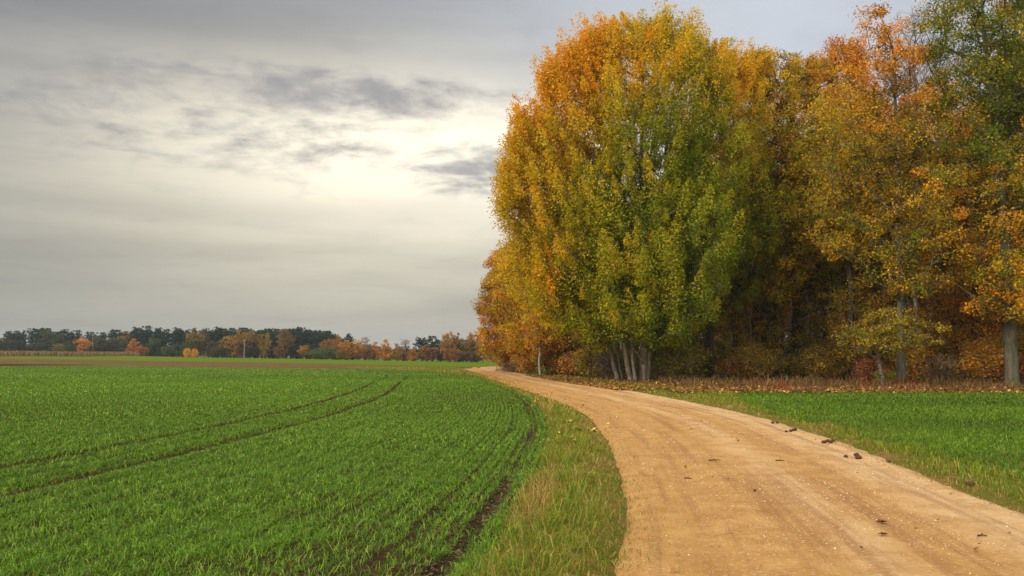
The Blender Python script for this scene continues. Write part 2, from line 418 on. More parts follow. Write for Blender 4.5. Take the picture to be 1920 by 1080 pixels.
def join(parts):
    V, Q, T, K = [], [], [], []; o = 0
    for v, q, t3, c in parts:
        V.append(v); Q.append(q + o); T.append(t3 + o); K.append(c); o += len(v)
    return np.vstack(V), np.vstack(Q), np.vstack(T), np.vstack(K)
def scatter(r0, r1, dens, a0, a1, seed):
    """points on the plan between two distances from the camera, azimuths a0..a1 (radians from +y to +x)"""
    r = R(seed); n = int(dens * (r1 * r1 - r0 * r0) / 2 * (a1 - a0))
    d = np.sqrt(r.rand(n) * (r1 * r1 - r0 * r0) + r0 * r0); a = a0 + (a1 - a0) * r.rand(n)
    return d * np.sin(a), d * np.cos(a)
def pal(r, n, cols, jit=0.18, wts=None):
    cols = np.array(cols); k = r.choice(len(cols), n, p=wts)
    return cols[k] * (1 + jit * r.randn(n, 1)).clip(0.4, 1.8)
B1x, B1y = B1[:, 0], B1[:, 1]
rings = [(3.5, 9, 2900, 0.0062), (9, 15, 1600, 0.0082), (15, 25, 700, 0.0125), (25, 42, 240, 0.019), (42, 75, 100, 0.032), (75, 180, 26, 0.06)]
parts = []
for k, (r0, r1, dn, wd) in enumerate(rings):
    x, y = scatter(r0, r1, dn, -0.72, 0.12, 40 + k); r = R(80 + k)
    s = edist(E_FIELD, x, y)
    ok = (s > 0.02) & (y < 240)
    if k == 5:
        o = np.argsort(B1x); ok &= (y < np.interp(x, B1x[o], B1y[o]) - 0.5)
    x, y, s = x[ok], y[ok], s[ok]
    if k < 4:  # drilled rows 13 cm apart, running along the field edge
        s2 = np.round(s / 0.13) * 0.13 + r.randn(len(s)) * 0.022; x = x + (s - s2) * 0.97; s = s2
    wob = 0.12 * (VN(x * 0.4, y * 0.4) - 0.5)
    keep = np.ones(len(x))
    for c, wdt, dp in ((6.5, 0.17, 0.97), (8.3, 0.17, 0.97), (0.42, 0.11, 0.95), (0.95, 0.06, 0.6)):
        g = dp * np.exp(-((s + wob - c) / wdt) ** 4) * (1 if c > 5 else 0.45 + 0.55 * sstep((VN.fbm(x * 0.9 + 3 * c, y * 0.55, o=3) - 0.40) / 0.12))
        keep *= 1 - g * 1.0
    patch = VN.fbm(x * 0.9 + 50, y * 0.9 + 9, o=4)
    bare = sstep((patch - 0.47) / 0.10) * np.clip(1.25 - y / 16, 0, 1) * (0.45 + 0.55 * sstep((4.0 - s) / 3.0))
    keep *= 1 - 0.93 * np.clip(bare, 0, 1)
    ok = r.rand(len(x)) < keep; x, y, s = x[ok], y[ok], s[ok]; n = len(x)
    z = hgt(x, y) + furrow(x, y)
    grow = 0.75 + 0.5 * VN.fbm(x * 0.25, y * 0.25)
    h = (0.045 + 0.055 * r.rand(n)) * grow * (1 + 0.6 * (k >= 4))
    col = pal(r, n, [(0.13, 0.27, 0.007), (0.065, 0.155, 0.005), (0.22, 0.39, 0.012), (0.38, 0.50, 0.07)], 0.22, [0.40, 0.33, 0.19, 0.08])
    tv = VN.fbm(x * 0.12 + 4, y * 0.12)[:, None]
    col = col * (0.75 + 0.5 * tv)
    lean = 0.4 + 1.5 * r.rand(n)
    parts.append(blades(np.stack([x, y, z], 1), h, np.full(n, wd) * (0.7 + 0.6 * r.rand(n)), lean, col, 200 + k))
V, Q, T3, K = join(parts); print('crop blades', len(T3))
tag(link('crop_grass', mesh('crop_grass', V, Q, T3, K), M_GRASS), 'young bright green winter wheat drilled in rows in the left field', 'crop', kind='stuff')

# crop of the right field
parts = []
for k, (r0, r1, dn, wd) in enumerate([(7, 14, 500, 0.011), (14, 24, 420, 0.014), (24, 34, 220, 0.022), (34, 62, 110, 0.034)]):
    x, y = scatter(r0, r1, dn, 0.15, 1.0, 140 + k); r = R(180 + k)
    ok = (x > ex(E_FIELDR, y) + 0.1 * r.randn(len(x))) & (y < 40.4 + 0.7 * (VN(x * 0.5, 1) - .5)); x, y = x[ok], y[ok]; n = len(x)
    z = hgt(x, y)
    col = pal(r, n, [(0.105, 0.21, 0.008), (0.07, 0.145, 0.006), (0.18, 0.295, 0.012)], 0.15, [0.4, 0.3, 0.3])
    tv = VN.fbm(x * 0.10 + 14, y * 0.3)[:, None]; col = col * (0.6 + 0.8 * tv)
    parts.append(blades(np.stack([x, y, z], 1), (0.06 + 0.07 * r.rand(n)) * (0.7 + 0.7 * VN.fbm(x * 0.5, y * 0.5)), np.full(n, wd), 0.4 + 1.3 * r.rand(n), col, 240 + k))
V, Q, T3, K = join(parts)
tag(link('crop_grass', mesh('crop_grass', V, Q, T3, K), M_GRASS), 'young bright green wheat in the right field before the forest', 'crop', kind='stuff')

# verge grass on both sides of the road
STRAW = [(0.42, 0.27, 0.06), (0.31, 0.19, 0.035), (0.52, 0.36, 0.11)]
GRN = [(0.16, 0.26, 0.010), (0.11, 0.19, 0.008), (0.24, 0.33, 0.016), (0.27, 0.25, 0.016)]
def verge_grass(side, seed, rgs):
    parts = []
    for k, (r0, r1, dn, wd, hs) in enumerate(rgs):
        a0, a1 = (-0.35, 0.5) if side == 'l' else (-0.15, 1.0)
        x, y = scatter(r0, r1, dn, a0, a1, seed + k); r = R(seed + 30 + k)
        jag = 0.5 * (VN.fbm(x * 1.6, y * 1.6, o=4) - 0.5) * 2 + 0.5 * (VN.fbm(x * 6, y * 6, o=2) - 0.5)
        if side == 'l': d1 = x - ex(E_FIELD, y); d2 = ex(E_ROADL, y) - x
        else:
            d1 = x - ex(E_ROADR, y); lim = np.where(y > 38, ex(E_ROADR, y) + 3.5, ex(E_FIELDR, y) + 0.15); d2 = lim - x
        if side == 'l': e_r, e_f = d2, d1
        else: e_r, e_f = d1, d2
        ok = (e_r > -0.50 + jag) & (e_f > -0.05) & (y < 150) & (y > 2)
        x, y, e_r, e_f = x[ok], y[ok], e_r[ok], e_f[ok]
        thin = sstep((e_r + 0.42) / 0.95)                       # worn thin towards the wheels
        clump = VN.fbm(x * 1.3 + 20, y * 1.3, o=3)
        ok = r.rand(len(x)) < (0.05 + 0.95 * thin) * (0.55 + 0.6 * clump); x, y, e_r, e_f, clump = x[ok], y[ok], e_r[ok], e_f[ok], clump[ok]; n = len(x)
        z = hgt(x, y) + np.where(e_r < 0.7, np.maximum(vergez(x, y) if side == 'l' else vz(x, y), roadz(x, y)), vergez(x, y) if side == 'l' else vz(x, y)) + 0.002
        dryn = VN.fbm(x * 0.9 + 3, y * 0.55 + 31, o=3)
        pd = 0.07 + 0.65 * sstep((dryn - 0.54) / 0.14)
        if side == 'l': pd = pd + 0.12 * np.exp(-(e_f / 0.5) ** 2)
        pd = pd + 0.35 * np.exp(-(e_r / 0.45) ** 2)
        isd = r.rand(n) < pd * 0.85
        col = np.where(isd[:, None], pal(r, n, STRAW, 0.15), pal(r, n, GRN, 0.18))
        h = (0.05 + 0.13 * r.rand(n) ** 1.5 * (0.3 + 1.4 * sstep((clump - 0.3) / 0.4))) * (0.22 + 0.78 * sstep((e_r + 0.1) / 0.9)) * hs
        h = h * np.where(isd, 1.15, 1.0)
        wind = 0.6
        parts.append(blades(np.stack([x, y, z], 1), h, np.full(n, wd) * (0.6 + 0.8 * r.rand(n)), 0.4 + 1.2 * r.rand(n), col, seed + 60 + k))
    return join(parts)
RG = [(3.5, 9, 1500, 0.0065, 1.0), (9, 16, 800, 0.009, 1.0), (16, 28, 330, 0.015, 1.0), (28, 50, 130, 0.027, 1.0), (50, 150, 30, 0.06, 1.0)]
V, Q, T3, K = verge_grass('l', 300, RG)
tag(link('verge_grass', mesh('verge_grass', V, Q, T3, K), M_GRASS), 'olive and straw coloured rough grass between wheat and sand road', 'grass', kind='stuff')
RG2 = [(5, 13, 900, 0.008, 0.8), (13, 22, 420, 0.012, 0.8), (22, 34, 200, 0.018, 0.8), (34, 60, 100, 0.03, 0.9), (60, 140, 22, 0.07, 1.0)]
V, Q, T3, K = verge_grass('r', 400, RG2)
tag(link('verge_grass', mesh('verge_grass', V, Q, T3, K), M_GRASS), 'short rough grass along the right edge of the sand road', 'grass', kind='stuff')

# ------------------------------------------------------------------ trees
def tubes(A, B, ra, rb, sides=5):
    """tapered tubes from points A to B, radii ra rb -> V, quads"""
    n = len(A); D = B - A; L = np.linalg.norm(D, axis=1, keepdims=True) + 1e-9; D = D / L
    ref = np.where(np.abs(D[:, 2:3]) > 0.9, np.array([[1.0, 0, 0]]), np.array([[0, 0, 1.0]]))
    U_ = np.cross(D, ref); U_ /= np.linalg.norm(U_, axis=1, keepdims=True) + 1e-9; W = np.cross(D, U_)
    an = np.arange(sides) * 2 * math.pi / sides
    ring = U_[:, None] * np.cos(an)[None, :, None] + W[:, None] * np.sin(an)[None, :, None]
    V = np.concatenate([A[:, None] + ring * ra[:, None, None], B[:, None] + ring * rb[:, None, None]], 1).reshape(-1, 3)
    i = (np.arange(n) * 2 * sides)[:, None]; k = np.arange(sides)[None]; k2 = (k + 1) % sides
    q = np.stack([i + k, i + k2, i + sides + k2, i + sides + k], -1).reshape(-1, 4)
    return V, q
def leafquads(P, size, seed, droop=0.0):
    r = R(seed); n = len(P)
    a = r.randn(n, 3); a[:, 2] *= 0.7; a[:, 2] -= droop; a /= np.linalg.norm(a, axis=1, keepdims=True)
    b = r.randn(n, 3); b -= (a * b).sum(1, keepdims=True) * a; b /= np.linalg.norm(b, axis=1, keepdims=True)
    s = size[:, None]; c_ = np.cross(a, b) * s * 0.12
    V = np.stack([P - a * s * 0.55, P + b * s * 0.42 + c_, P + a * s * 0.62, P - b * s * 0.42 + c_], 1).reshape(-1, 3)
    i = np.arange(n)[:, None] * 4
    return V, i + np.arange(4)[None]

def grow(seed, stems, targets, up=0.5, seg=0.9, rt=0.012, pw=0.42, sag=0.10, twigs=3, tw=0.6):
    """stems: list of (points, base_radius, top_radius). Grow branches from the stems to the targets."""
    r = R(seed); mx = 40000
    N = np.zeros((mx, 3)); par = np.full(mx, -1); fix = np.zeros(mx); n = 0
    for pts, rb, rtp in stems:
        m_ = len(pts)
        for k, p in enumerate(pts):
            N[n] = p; par[n] = n - 1 if k else -1; f = k / max(m_ - 1, 1)
            fix[n] = rb * (1 - f) ** 0.85 + rtp; n += 1
    ax = N[:n].copy()
    dd = np.array([np.min(np.linalg.norm((ax - t_)[:, :2], axis=1)) for t_ in targets])
    order = np.argsort(dd); tips = []
    for ti in order:
        t_ = targets[ti]; dv = t_ - N[:n]; ds = np.linalg.norm(dv, axis=1); hd = np.linalg.norm(dv[:, :2], axis=1)
        cost = ds + 1.6 * np.maximum(0, up * hd - dv[:, 2])
        i = int(np.argmin(cost)); dist = ds[i]; st = max(1, int(round(dist / seg))); prev = i; A = N[i].copy()
        jit = r.randn(3) * 0.06 * dist
        for k in range(1, st + 1):
            f = k / st; b_ = math.sin(math.pi * f)
            N[n] = A + (t_ - A) * f + jit * b_ + np.array([0, 0, -sag * dist * b_]); par[n] = prev; prev = n; n += 1
        tips.append(n - 1)
    nn = n
    for i in tips:                                   # fine twigs at the ends
        for _ in range(twigs):
            d_ = r.randn(3); d_[2] = abs(d_[2]) * 0.8 + 0.2; d_ /= np.linalg.norm(d_)
            N[n] = N[i] + d_ * tw * (0.5 + 0.7 * r.rand()); par[n] = i; n += 1
    cnt = np.zeros(n)
    has = np.zeros(n, bool); has[par[:n][par[:n] >= 0]] = True
    cnt[~has] = 1
    for i in range(n - 1, -1, -1):
        if par[i] >= 0: cnt[par[i]] += cnt[i]
    rad = np.maximum(rt * np.maximum(cnt, 1) ** pw, fix[:n])
    e = np.where(par[:n] >= 0)[0]; p_ = par[e]
    rp = np.minimum(rad[p_], rad[e] * 1.35); rp = np.where(fix[e] > 0, rad[p_], rp)
    thick = rad[e] > 0.05
    V1, q1 = tubes(N[p_][thick], N[e][thick], rp[thick], rad[e][thick], 9)
    V2, q2 = tubes(N[p_][~thick], N[e][~thick], rp[~thick], rad[e][~thick], 4)
    return np.vstack([V1, V2]), np.vstack([q1, q2 + len(V1)]), N[:nn], nn

def stem(seed, base, top, n=16, wob=0.25, flare=0.0):
    r = R(seed); b_ = np.array(base, float); t_ = np.array(top, float)
    o = np.cumsum(r.randn(n, 2) * wob / math.sqrt(n), 0); o -= o[0]
    f = np.linspace(0, 1, n); P = b_[None] + (t_ - b_)[None] * f[:, None]; P[:, :2] += o * np.minimum(1, f * 3)[:, None]
    return P

def envelope(seed, n, prof, shell=0.5, lump=0.35, ph=0.5, az=None):
    """sample clump centres inside a crown. prof: rows (z, cx, cy, radius)"""
    r = R(seed); prof = np.array(prof, float); out = []
    vn = VNoise(seed + 3)
    zs = prof[:, 0]; rad = prof[:, 3]
    zz = np.linspace(zs[0], zs[-1], 200); ww = np.interp(zz, zs, rad) ** 1.6; cdf = np.cumsum(ww); cdf /= cdf[-1]
    z = np.interp(r.rand(n), cdf, zz)
    a = r.rand(n) * 2 * math.pi
    f = r.rand(n) ** shell
    lm = 1 + lump * 2 * (vn(np.cos(a) * 2.2 + 9, np.sin(a) * 2.2 + 9, z * 0.35 * ph) - 0.5)
    rr = np.interp(z, zs, rad) * f * lm
    return np.stack([np.interp(z, zs, prof[:, 1]) + rr * np.cos(a), np.interp(z, zs, prof[:, 2]) + rr * np.sin(a), z], 1), f * lm

OR, YE, GO, GR, OL, RU, DG, BR = ((0.78, 0.34, 0.016), (0.76, 0.50, 0.018), (0.60, 0.38, 0.012), (0.22, 0.27, 0.009), (0.42, 0.34, 0.010),
                              (0.42, 0.12, 0.022), (0.06, 0.105, 0.014), (0.20, 0.095, 0.025))
def leaves(seed, centers, per, rad, size, colf, flat=1.0, droop=0.2, flame=False):
    """leaf clumps round the centres; colf(clump centre, rng) gives the palette weights -> colour per leaf"""
    r = R(seed); n = len(centers); k = np.repeat(np.arange(n), per)
    rs = (rad * ((0.4 + 1.3 * r.rand(n) ** 1.3) if flame else (0.55 + 0.9 * r.rand(n))))[k]
    g = r.randn(len(k), 3); g /= np.linalg.norm(g, axis=1, keepdims=True); g *= (r.rand(len(k)) ** 0.45)[:, None]
    if flame:                       # upright sprays that narrow to a tip, leaning outwards
        u_ = r.rand(len(k)) ** 1.15; wdt = (0.18 + 1.0 * (1 - u_) ** 0.8 * np.minimum(1, u_ * 6 + 0.25))
        out = centers - np.array([[0.6, 0, 0]]); ol = np.hypot(out[:, 0], out[:, 1]) + 0.1
        ox = (out[:, 0] / ol)[k]; oy = (out[:, 1] / ol)[k]
        P = centers[k] + np.stack([g[:, 0] * rs * wdt + ox * u_ * rs * 1.0, g[:, 1] * rs * wdt + oy * u_ * rs * 1.0, (u_ * 1.75 - 0.8) * rs * flat + g[:, 2] * 0.15], 1)
    else: P = centers[k] + g * rs[:, None] * np.array([1, 1, flat])[None]
    V, q = leafquads(P, size * (0.7 + 0.6 * r.rand(len(k))), seed + 1, droop)
    col = colf(P, centers[k], k, r)
    return V, q, np.repeat(col, 4, 0), P
def palfun(cols, wfun, jit=0.16, clump_bias=0.7):
    """each clump leans to one palette colour; single leaves stray"""
    cols = np.array(cols)
    def f(P, Cn, k, r):
        nC = k.max() + 1; first = np.searchsorted(k, np.arange(nC))
        W = wfun(Cn[first]); W = W / W.sum(1, keepdims=True); cw = np.cumsum(W, 1)
        ch = (r.rand(nC)[:, None] > cw).sum(1).clip(0, len(cols) - 1)
        lf = (r.rand(len(k))[:, None] > cw[k]).sum(1).clip(0, len(cols) - 1)
        use = np.where(r.rand(len(k)) < clump_bias, ch[k], lf)
        c = cols[use] * (1 + 0.14 * r.randn(nC, 1)).clip(0.6, 1.5)[k] * (1 + jit * r.randn(len(k), 1)).clip(0.5, 1.7)
        return c
    return f
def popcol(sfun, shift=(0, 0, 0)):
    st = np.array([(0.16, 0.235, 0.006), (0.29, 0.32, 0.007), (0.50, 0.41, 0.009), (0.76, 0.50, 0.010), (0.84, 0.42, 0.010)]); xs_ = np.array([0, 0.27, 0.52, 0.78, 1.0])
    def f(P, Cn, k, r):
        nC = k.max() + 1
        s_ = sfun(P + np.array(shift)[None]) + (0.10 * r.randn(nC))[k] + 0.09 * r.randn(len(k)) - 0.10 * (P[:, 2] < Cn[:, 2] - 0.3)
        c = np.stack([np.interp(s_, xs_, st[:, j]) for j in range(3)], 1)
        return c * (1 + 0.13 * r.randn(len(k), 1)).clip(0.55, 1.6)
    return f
def const(*ws): return lambda Cn: np.tile(np.array(ws, float), (len(Cn), 1))

def tree(name, px, dist, label, cat='tree', group=None, *, top, prof, ncl, per, rad, size, cols, wf, rb, seed, barkm=None, up=0.5,
         shell=0.5, lump=0.35, flat=1.0, stems=None, lean=0.0, droop=0.2, leafsub=1.0, tw=0.6, base=None, rt=0.012, pw=0.42, sag=0.10, bias=0.7, extra=None, stemtop=0.86, twigs=3, flame=False):
    """a tree at photo column px and distance; prof is the crown in local coordinates"""
    b_ = at(px, dist) if base is None else np.array(base, float)
    root = empty(name, b_)
    tag(root, label, cat, group)
    cen, fr = envelope(seed, ncl, prof, shell, lump)
    if extra is not None: cen = np.vstack([cen, extra])
    if stems is None: stems = [((0, 0), (lean, 0, top * stemtop), rb)]
    sl = []
    for k, (b0, tp, rr) in enumerate(stems):
        pts = stem(seed + 10 + k, (b0[0], b0[1], -0.15), tp, 20)
        fl = pts[:1].copy(); fl[0, 2] += 0.5
        pts = np.vstack([pts[:1], fl, pts[1:]]) if pts[1, 2] > 0.6 else pts
        sl.append((pts, rr, 0.015))
    V, q, nodes, nn = grow(seed, sl, cen, up=up, rt=rt, pw=pw, tw=tw, sag=sag, twigs=twigs)
    # root flare
    for (b0, tp, rr) in stems:
        dxy = V[:, :2] - np.array(b0)[None]; rr_ = np.linalg.norm(dxy, axis=1); lowm = (V[:, 2] < 0.2) & (rr_ < rr * 1.6)
        ang = np.arctan2(dxy[:, 1], dxy[:, 0]); V[lowm, :2] += dxy[lowm] * (0.18 + 0.18 * np.sin(ang[lowm] * 5 + seed))[:, None]
    link('trunk', mesh('trunk', V, q, smooth=True), barkm or M_BARK, root)
    if leafsub > 0 and per > 0:
        cl_ = cen if leafsub >= 1 else cen[R(seed + 5).rand(len(cen)) < leafsub]
        LV, Lq, Lc, _ = leaves(seed + 7, cl_, per, rad, size, wf if flame else palfun(cols, wf, clump_bias=bias), flat, droop, flame)
        link('crown', mesh('crown', LV, Lq, col=Lc), M_LEAF, root)
    return root
def copy_thing(src, loc, rz, sc, label, color=None, group=None, dcol=True):
    c_ = src.copy(); C.objects.link(c_); c_.location = [float(v) for v in loc]; c_.rotation_euler = (0, 0, rz)
    c_.scale = (sc, sc, sc) if not hasattr(sc, '__len__') else sc
    c_['label'] = label
    if group: c_['group'] = group
    elif 'group' in c_: del c_['group']
    for ch in src.children:
        d = ch.copy(); C.objects.link(d); d.parent = c_
        if color is not None: d.color = (*color, 1)
    return c_

# --- the yellow poplar group that towers over the bend
def zl(py, d): return zat(py, d)
D0 = 61.0
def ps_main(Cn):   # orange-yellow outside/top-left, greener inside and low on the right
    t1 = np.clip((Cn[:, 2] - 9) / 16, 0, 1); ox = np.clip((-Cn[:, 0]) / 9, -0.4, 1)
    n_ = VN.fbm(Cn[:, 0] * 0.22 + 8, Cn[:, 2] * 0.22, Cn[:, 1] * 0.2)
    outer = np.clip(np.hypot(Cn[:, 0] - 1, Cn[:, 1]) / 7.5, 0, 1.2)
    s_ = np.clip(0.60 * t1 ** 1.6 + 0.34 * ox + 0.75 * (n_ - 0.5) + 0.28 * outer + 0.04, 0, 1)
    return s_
PC = [(0.82, 0.38, 0.010), (0.76, 0.48, 0.012), (0.50, 0.35, 0.010), (0.17, 0.265, 0.008), (0.33, 0.33, 0.008)]
def spires(seed, n, x0, x1, z0, z1, ys, dz=2.2):
    """upright leafy tips along the top outline"""
    r = R(seed); o = []
    for _ in range(n):
        f = r.rand(); x = x0 + (x1 - x0) * f; zt = z0 + (z1 - z0) * f + r.randn() * 0.4; y = r.uniform(*ys); h = dz * (0.6 + 0.7 * r.rand())
        for k in range(6): o.append((x + r.randn() * 0.12, y + r.randn() * 0.1, zt - h + h * k / 5))
    return np.array(o)
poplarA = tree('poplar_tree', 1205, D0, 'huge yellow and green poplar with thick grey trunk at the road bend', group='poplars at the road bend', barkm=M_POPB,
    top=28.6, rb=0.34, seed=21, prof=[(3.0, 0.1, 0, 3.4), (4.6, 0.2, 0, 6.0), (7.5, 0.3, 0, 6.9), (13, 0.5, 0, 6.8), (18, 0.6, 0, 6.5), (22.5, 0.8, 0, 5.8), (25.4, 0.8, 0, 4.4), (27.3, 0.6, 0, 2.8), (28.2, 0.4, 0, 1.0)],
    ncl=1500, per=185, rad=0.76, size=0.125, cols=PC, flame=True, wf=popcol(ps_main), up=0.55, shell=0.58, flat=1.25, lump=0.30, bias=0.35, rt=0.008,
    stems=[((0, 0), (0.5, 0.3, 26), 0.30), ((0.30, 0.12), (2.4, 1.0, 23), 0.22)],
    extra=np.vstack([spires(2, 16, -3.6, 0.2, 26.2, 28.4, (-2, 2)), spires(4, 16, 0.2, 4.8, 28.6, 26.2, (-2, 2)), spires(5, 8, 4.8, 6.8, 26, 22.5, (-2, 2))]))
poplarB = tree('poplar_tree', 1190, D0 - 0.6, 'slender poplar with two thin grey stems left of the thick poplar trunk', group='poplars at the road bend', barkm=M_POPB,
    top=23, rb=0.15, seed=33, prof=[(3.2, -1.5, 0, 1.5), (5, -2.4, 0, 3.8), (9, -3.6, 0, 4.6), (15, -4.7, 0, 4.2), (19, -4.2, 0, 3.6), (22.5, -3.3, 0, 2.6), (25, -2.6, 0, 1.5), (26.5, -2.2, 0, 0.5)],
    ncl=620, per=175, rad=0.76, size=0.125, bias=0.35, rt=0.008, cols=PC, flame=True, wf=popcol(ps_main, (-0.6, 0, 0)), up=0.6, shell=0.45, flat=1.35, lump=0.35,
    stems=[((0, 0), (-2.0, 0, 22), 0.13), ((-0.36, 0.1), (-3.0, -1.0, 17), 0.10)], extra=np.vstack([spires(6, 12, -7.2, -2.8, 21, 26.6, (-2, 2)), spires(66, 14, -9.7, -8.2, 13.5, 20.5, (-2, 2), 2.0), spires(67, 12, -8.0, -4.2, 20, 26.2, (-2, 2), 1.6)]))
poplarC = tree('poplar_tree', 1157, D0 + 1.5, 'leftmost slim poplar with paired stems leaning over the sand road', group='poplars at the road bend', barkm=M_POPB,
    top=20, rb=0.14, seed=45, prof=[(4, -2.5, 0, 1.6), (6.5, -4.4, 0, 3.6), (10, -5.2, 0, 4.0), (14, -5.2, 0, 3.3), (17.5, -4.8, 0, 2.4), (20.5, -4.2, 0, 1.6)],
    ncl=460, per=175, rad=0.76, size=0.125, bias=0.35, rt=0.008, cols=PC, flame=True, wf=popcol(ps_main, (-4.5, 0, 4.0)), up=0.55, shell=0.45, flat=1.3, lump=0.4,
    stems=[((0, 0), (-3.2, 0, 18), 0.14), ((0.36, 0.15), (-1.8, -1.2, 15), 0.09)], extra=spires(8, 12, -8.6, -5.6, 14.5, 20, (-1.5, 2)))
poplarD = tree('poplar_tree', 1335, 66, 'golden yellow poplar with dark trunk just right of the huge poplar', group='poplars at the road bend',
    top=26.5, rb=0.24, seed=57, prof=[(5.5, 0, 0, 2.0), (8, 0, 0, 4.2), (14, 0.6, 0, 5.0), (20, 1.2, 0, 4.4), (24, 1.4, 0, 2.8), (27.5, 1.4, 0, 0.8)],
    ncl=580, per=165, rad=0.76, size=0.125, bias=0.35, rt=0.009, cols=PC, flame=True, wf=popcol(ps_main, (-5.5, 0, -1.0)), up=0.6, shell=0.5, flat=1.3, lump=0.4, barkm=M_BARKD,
    extra=spires(9, 18, -2.5, 5.0, 28.2, 26, (-1.5, 2)))

OC = [GO, (0.30, 0.20, 0.016), OR, GR, BR]
def orange_up(a, b_, c0=(0.5, 0.6, 0.3, 0.3, 0.15), c1=(0.3, 0.1, 0.9, 0.02, 0.2)):
    return lambda Cn: (lambda f: np.array(c0)[None] * (1 - f) + np.array(c1)[None] * f)(np.clip((Cn[:, 2:3] - a) / (b_ - a), 0, 1))
oak = tree('oak_tree', 1497, 71, 'broad olive gold oak with dark mossy trunk and long low limbs', top=29,
    rb=0.42, seed=63, prof=[(8.5, 0, -1.6, 4.6), (12, 0, -1.2, 6.2), (18, -0.3, -0.5, 6.6), (23, -0.4, 0, 5.6), (27, -0.5, 0, 3.8), (29.5, 0.3, 0, 1.2)],
    ncl=520, per=135, rad=0.80, size=0.13, cols=OC, wf=orange_up(10, 26, (0.5, 0.9, 0.15, 0.35, 0.1), (0.9, 0.4, 0.35, 0.1, 0.1)), up=0.45, shell=0.6, flat=0.7, lump=0.65, barkm=M_BARKD, rt=0.021,
    extra=np.vstack([np.array([(-5.5, -0.5, 6.4), (-4.0, -.3, 6.3), (5.8, -0.4, 6.9), (3.0, 0, 6.5), (-6.4, 0, 7.2)]), spires(10, 16, -4.6, 4.2, 28.2, 28.6, (-3, 2), 3.0)]))
oakR = tree('oak_tree', 1592, 76, 'tall oak behind with red orange top beside the bare tree', top=30.5,
    rb=0.28, seed=71, prof=[(10, 0, 0, 2.5), (15, 0, 0, 4.2), (21, 0, 0, 4.8), (26, 0.1, 0, 4.4), (30, 0.2, 0, 2.9), (32, 0.2, 0, 1.0)],
    ncl=320, per=130, rad=0.92, size=0.15, cols=[GO, OL, OR, (0.16, 0.17, 0.015), (0.62, 0.19, 0.03)], wf=orange_up(14, 29, (0.7, 0.7, 0.1, 0.25, 0.0), (0.2, 0.05, 0.7, 0.0, 0.9)), up=0.5, flat=0.85, lump=0.5, barkm=M_BARKD,
    extra=spires(12, 10, -3, 3.6, 31, 31.6, (-2, 2), 2.6))
beech = tree('beech_tree', 1688, 53, 'beech with straight smooth grey trunk and thin orange top', top=25,
    rb=0.30, seed=83, prof=[(5.8, 0, -1.6, 2.4), (10, -0.3, -1.0, 4.0), (15, -0.6, -0.4, 4.2), (19, -0.6, 0, 3.4), (23, -0.7, 0, 2.7), (25.6, -0.8, 0, 1.0)],
    ncl=400, per=105, rad=0.74, size=0.125, cols=OC, wf=orange_up(15, 21, (0.6, 0.9, 0.10, 0.3, 0.05), (0.15, 0.05, 1.0, 0.0, 0.12)), up=0.6, flat=0.8, lump=0.6, barkm=M_BEECH, shell=0.6)
gold2 = tree('oak_tree', 1436, 69, 'golden crowned oak between the golden poplar and the mossy oak', top=27,
    rb=0.26, seed=67, prof=[(6.5, 0, -1.6, 2.6), (10, 0.2, -1.3, 4.4), (17, 0.2, -0.5, 4.9), (22, 0, 0, 4.4), (26, -0.3, 0, 3.2), (28.6, -0.4, 0, 1.0)],
    ncl=380, per=140, rad=0.8, size=0.13, rt=0.016, cols=[GO, OL, YE, GR, OR], wf=orange_up(10, 27, (0.6, 0.9, 0.2, 0.4, 0.05), (0.9, 0.3, 0.4, 0.05, 0.3)), up=0.45, flat=0.8, lump=0.5, barkm=M_BARKD,
    extra=spires(14, 12, -3.4, 3.6, 28.0, 27.4, (-2, 2), 2.6))
bare = tree('bare_tree', 1745, 74, 'leafless grey tree with thin upright twigs against the pale sky', top=33,
    rb=0.22, seed=91, prof=[(14, 0, 0, 2.0), (20, 0.2, 0, 4.2), (26, 0.3, 0, 4.6), (31, 0.2, 0, 3.6), (34.5, 0, 0, 1.6)],
    ncl=650, per=0, rad=0.8, size=0.15, cols=OC, wf=const(1, 1, 1, 0, 0), up=1.3, barkm=M_TWIG, rt=0.012, sag=0.03, tw=1.3, twigs=5, leafsub=0, pw=0.36)
mapleO = tree('maple_tree', 1772, 64, 'orange maple with greenish trunk standing behind the forest edge', top=25,
    rb=0.30, seed=97, prof=[(6.5, 0, 0, 3.0), (10, 0, 0, 4.6), (15, 0, 0, 5.0), (20, 0, 0, 4.4), (24.3, 0, 0, 1.6)],
    ncl=380, per=120, rad=0.85, size=0.14, cols=[OR, GO, OL, (0.55, 0.17, 0.03), BR], wf=orange_up(6, 20, (0.45, 0.7, 0.8, 0.1, 0.2), (0.7, 0.4, 0.2, 0.30, 0.2)), up=0.45, flat=0.75, lump=0.6, barkm=M_BEECH, shell=0.6)
bigR = tree('beech_tree', 1895, 52, 'massive beech with flared mossy trunk under a dark green crown', top=31,
    rb=0.43, seed=103, prof=[(4.4, 0.5, -1.8, 3.5), (8, 0.6, -1.2, 5.2), (13, 0.8, -0.6, 5.0), (16.5, 1.0, 0, 5.0), (20, 0.7, 0, 5.4), (25, 0.6, 0, 5.0), (30, 0.8, 0, 2.8)],
    ncl=820, per=120, rad=0.80, size=0.13, cols=[(0.17, 0.22, 0.012), (0.10, 0.15, 0.012), OL, OR, GO], wf=orange_up(9, 17, (0.1, 0.05, 0.35, 0.8, 0.7), (0.8, 0.55, 0.3, 0.04, 0.15)), up=0.45, flat=0.7, lump=0.5, barkm=M_BEECH, shell=0.5)

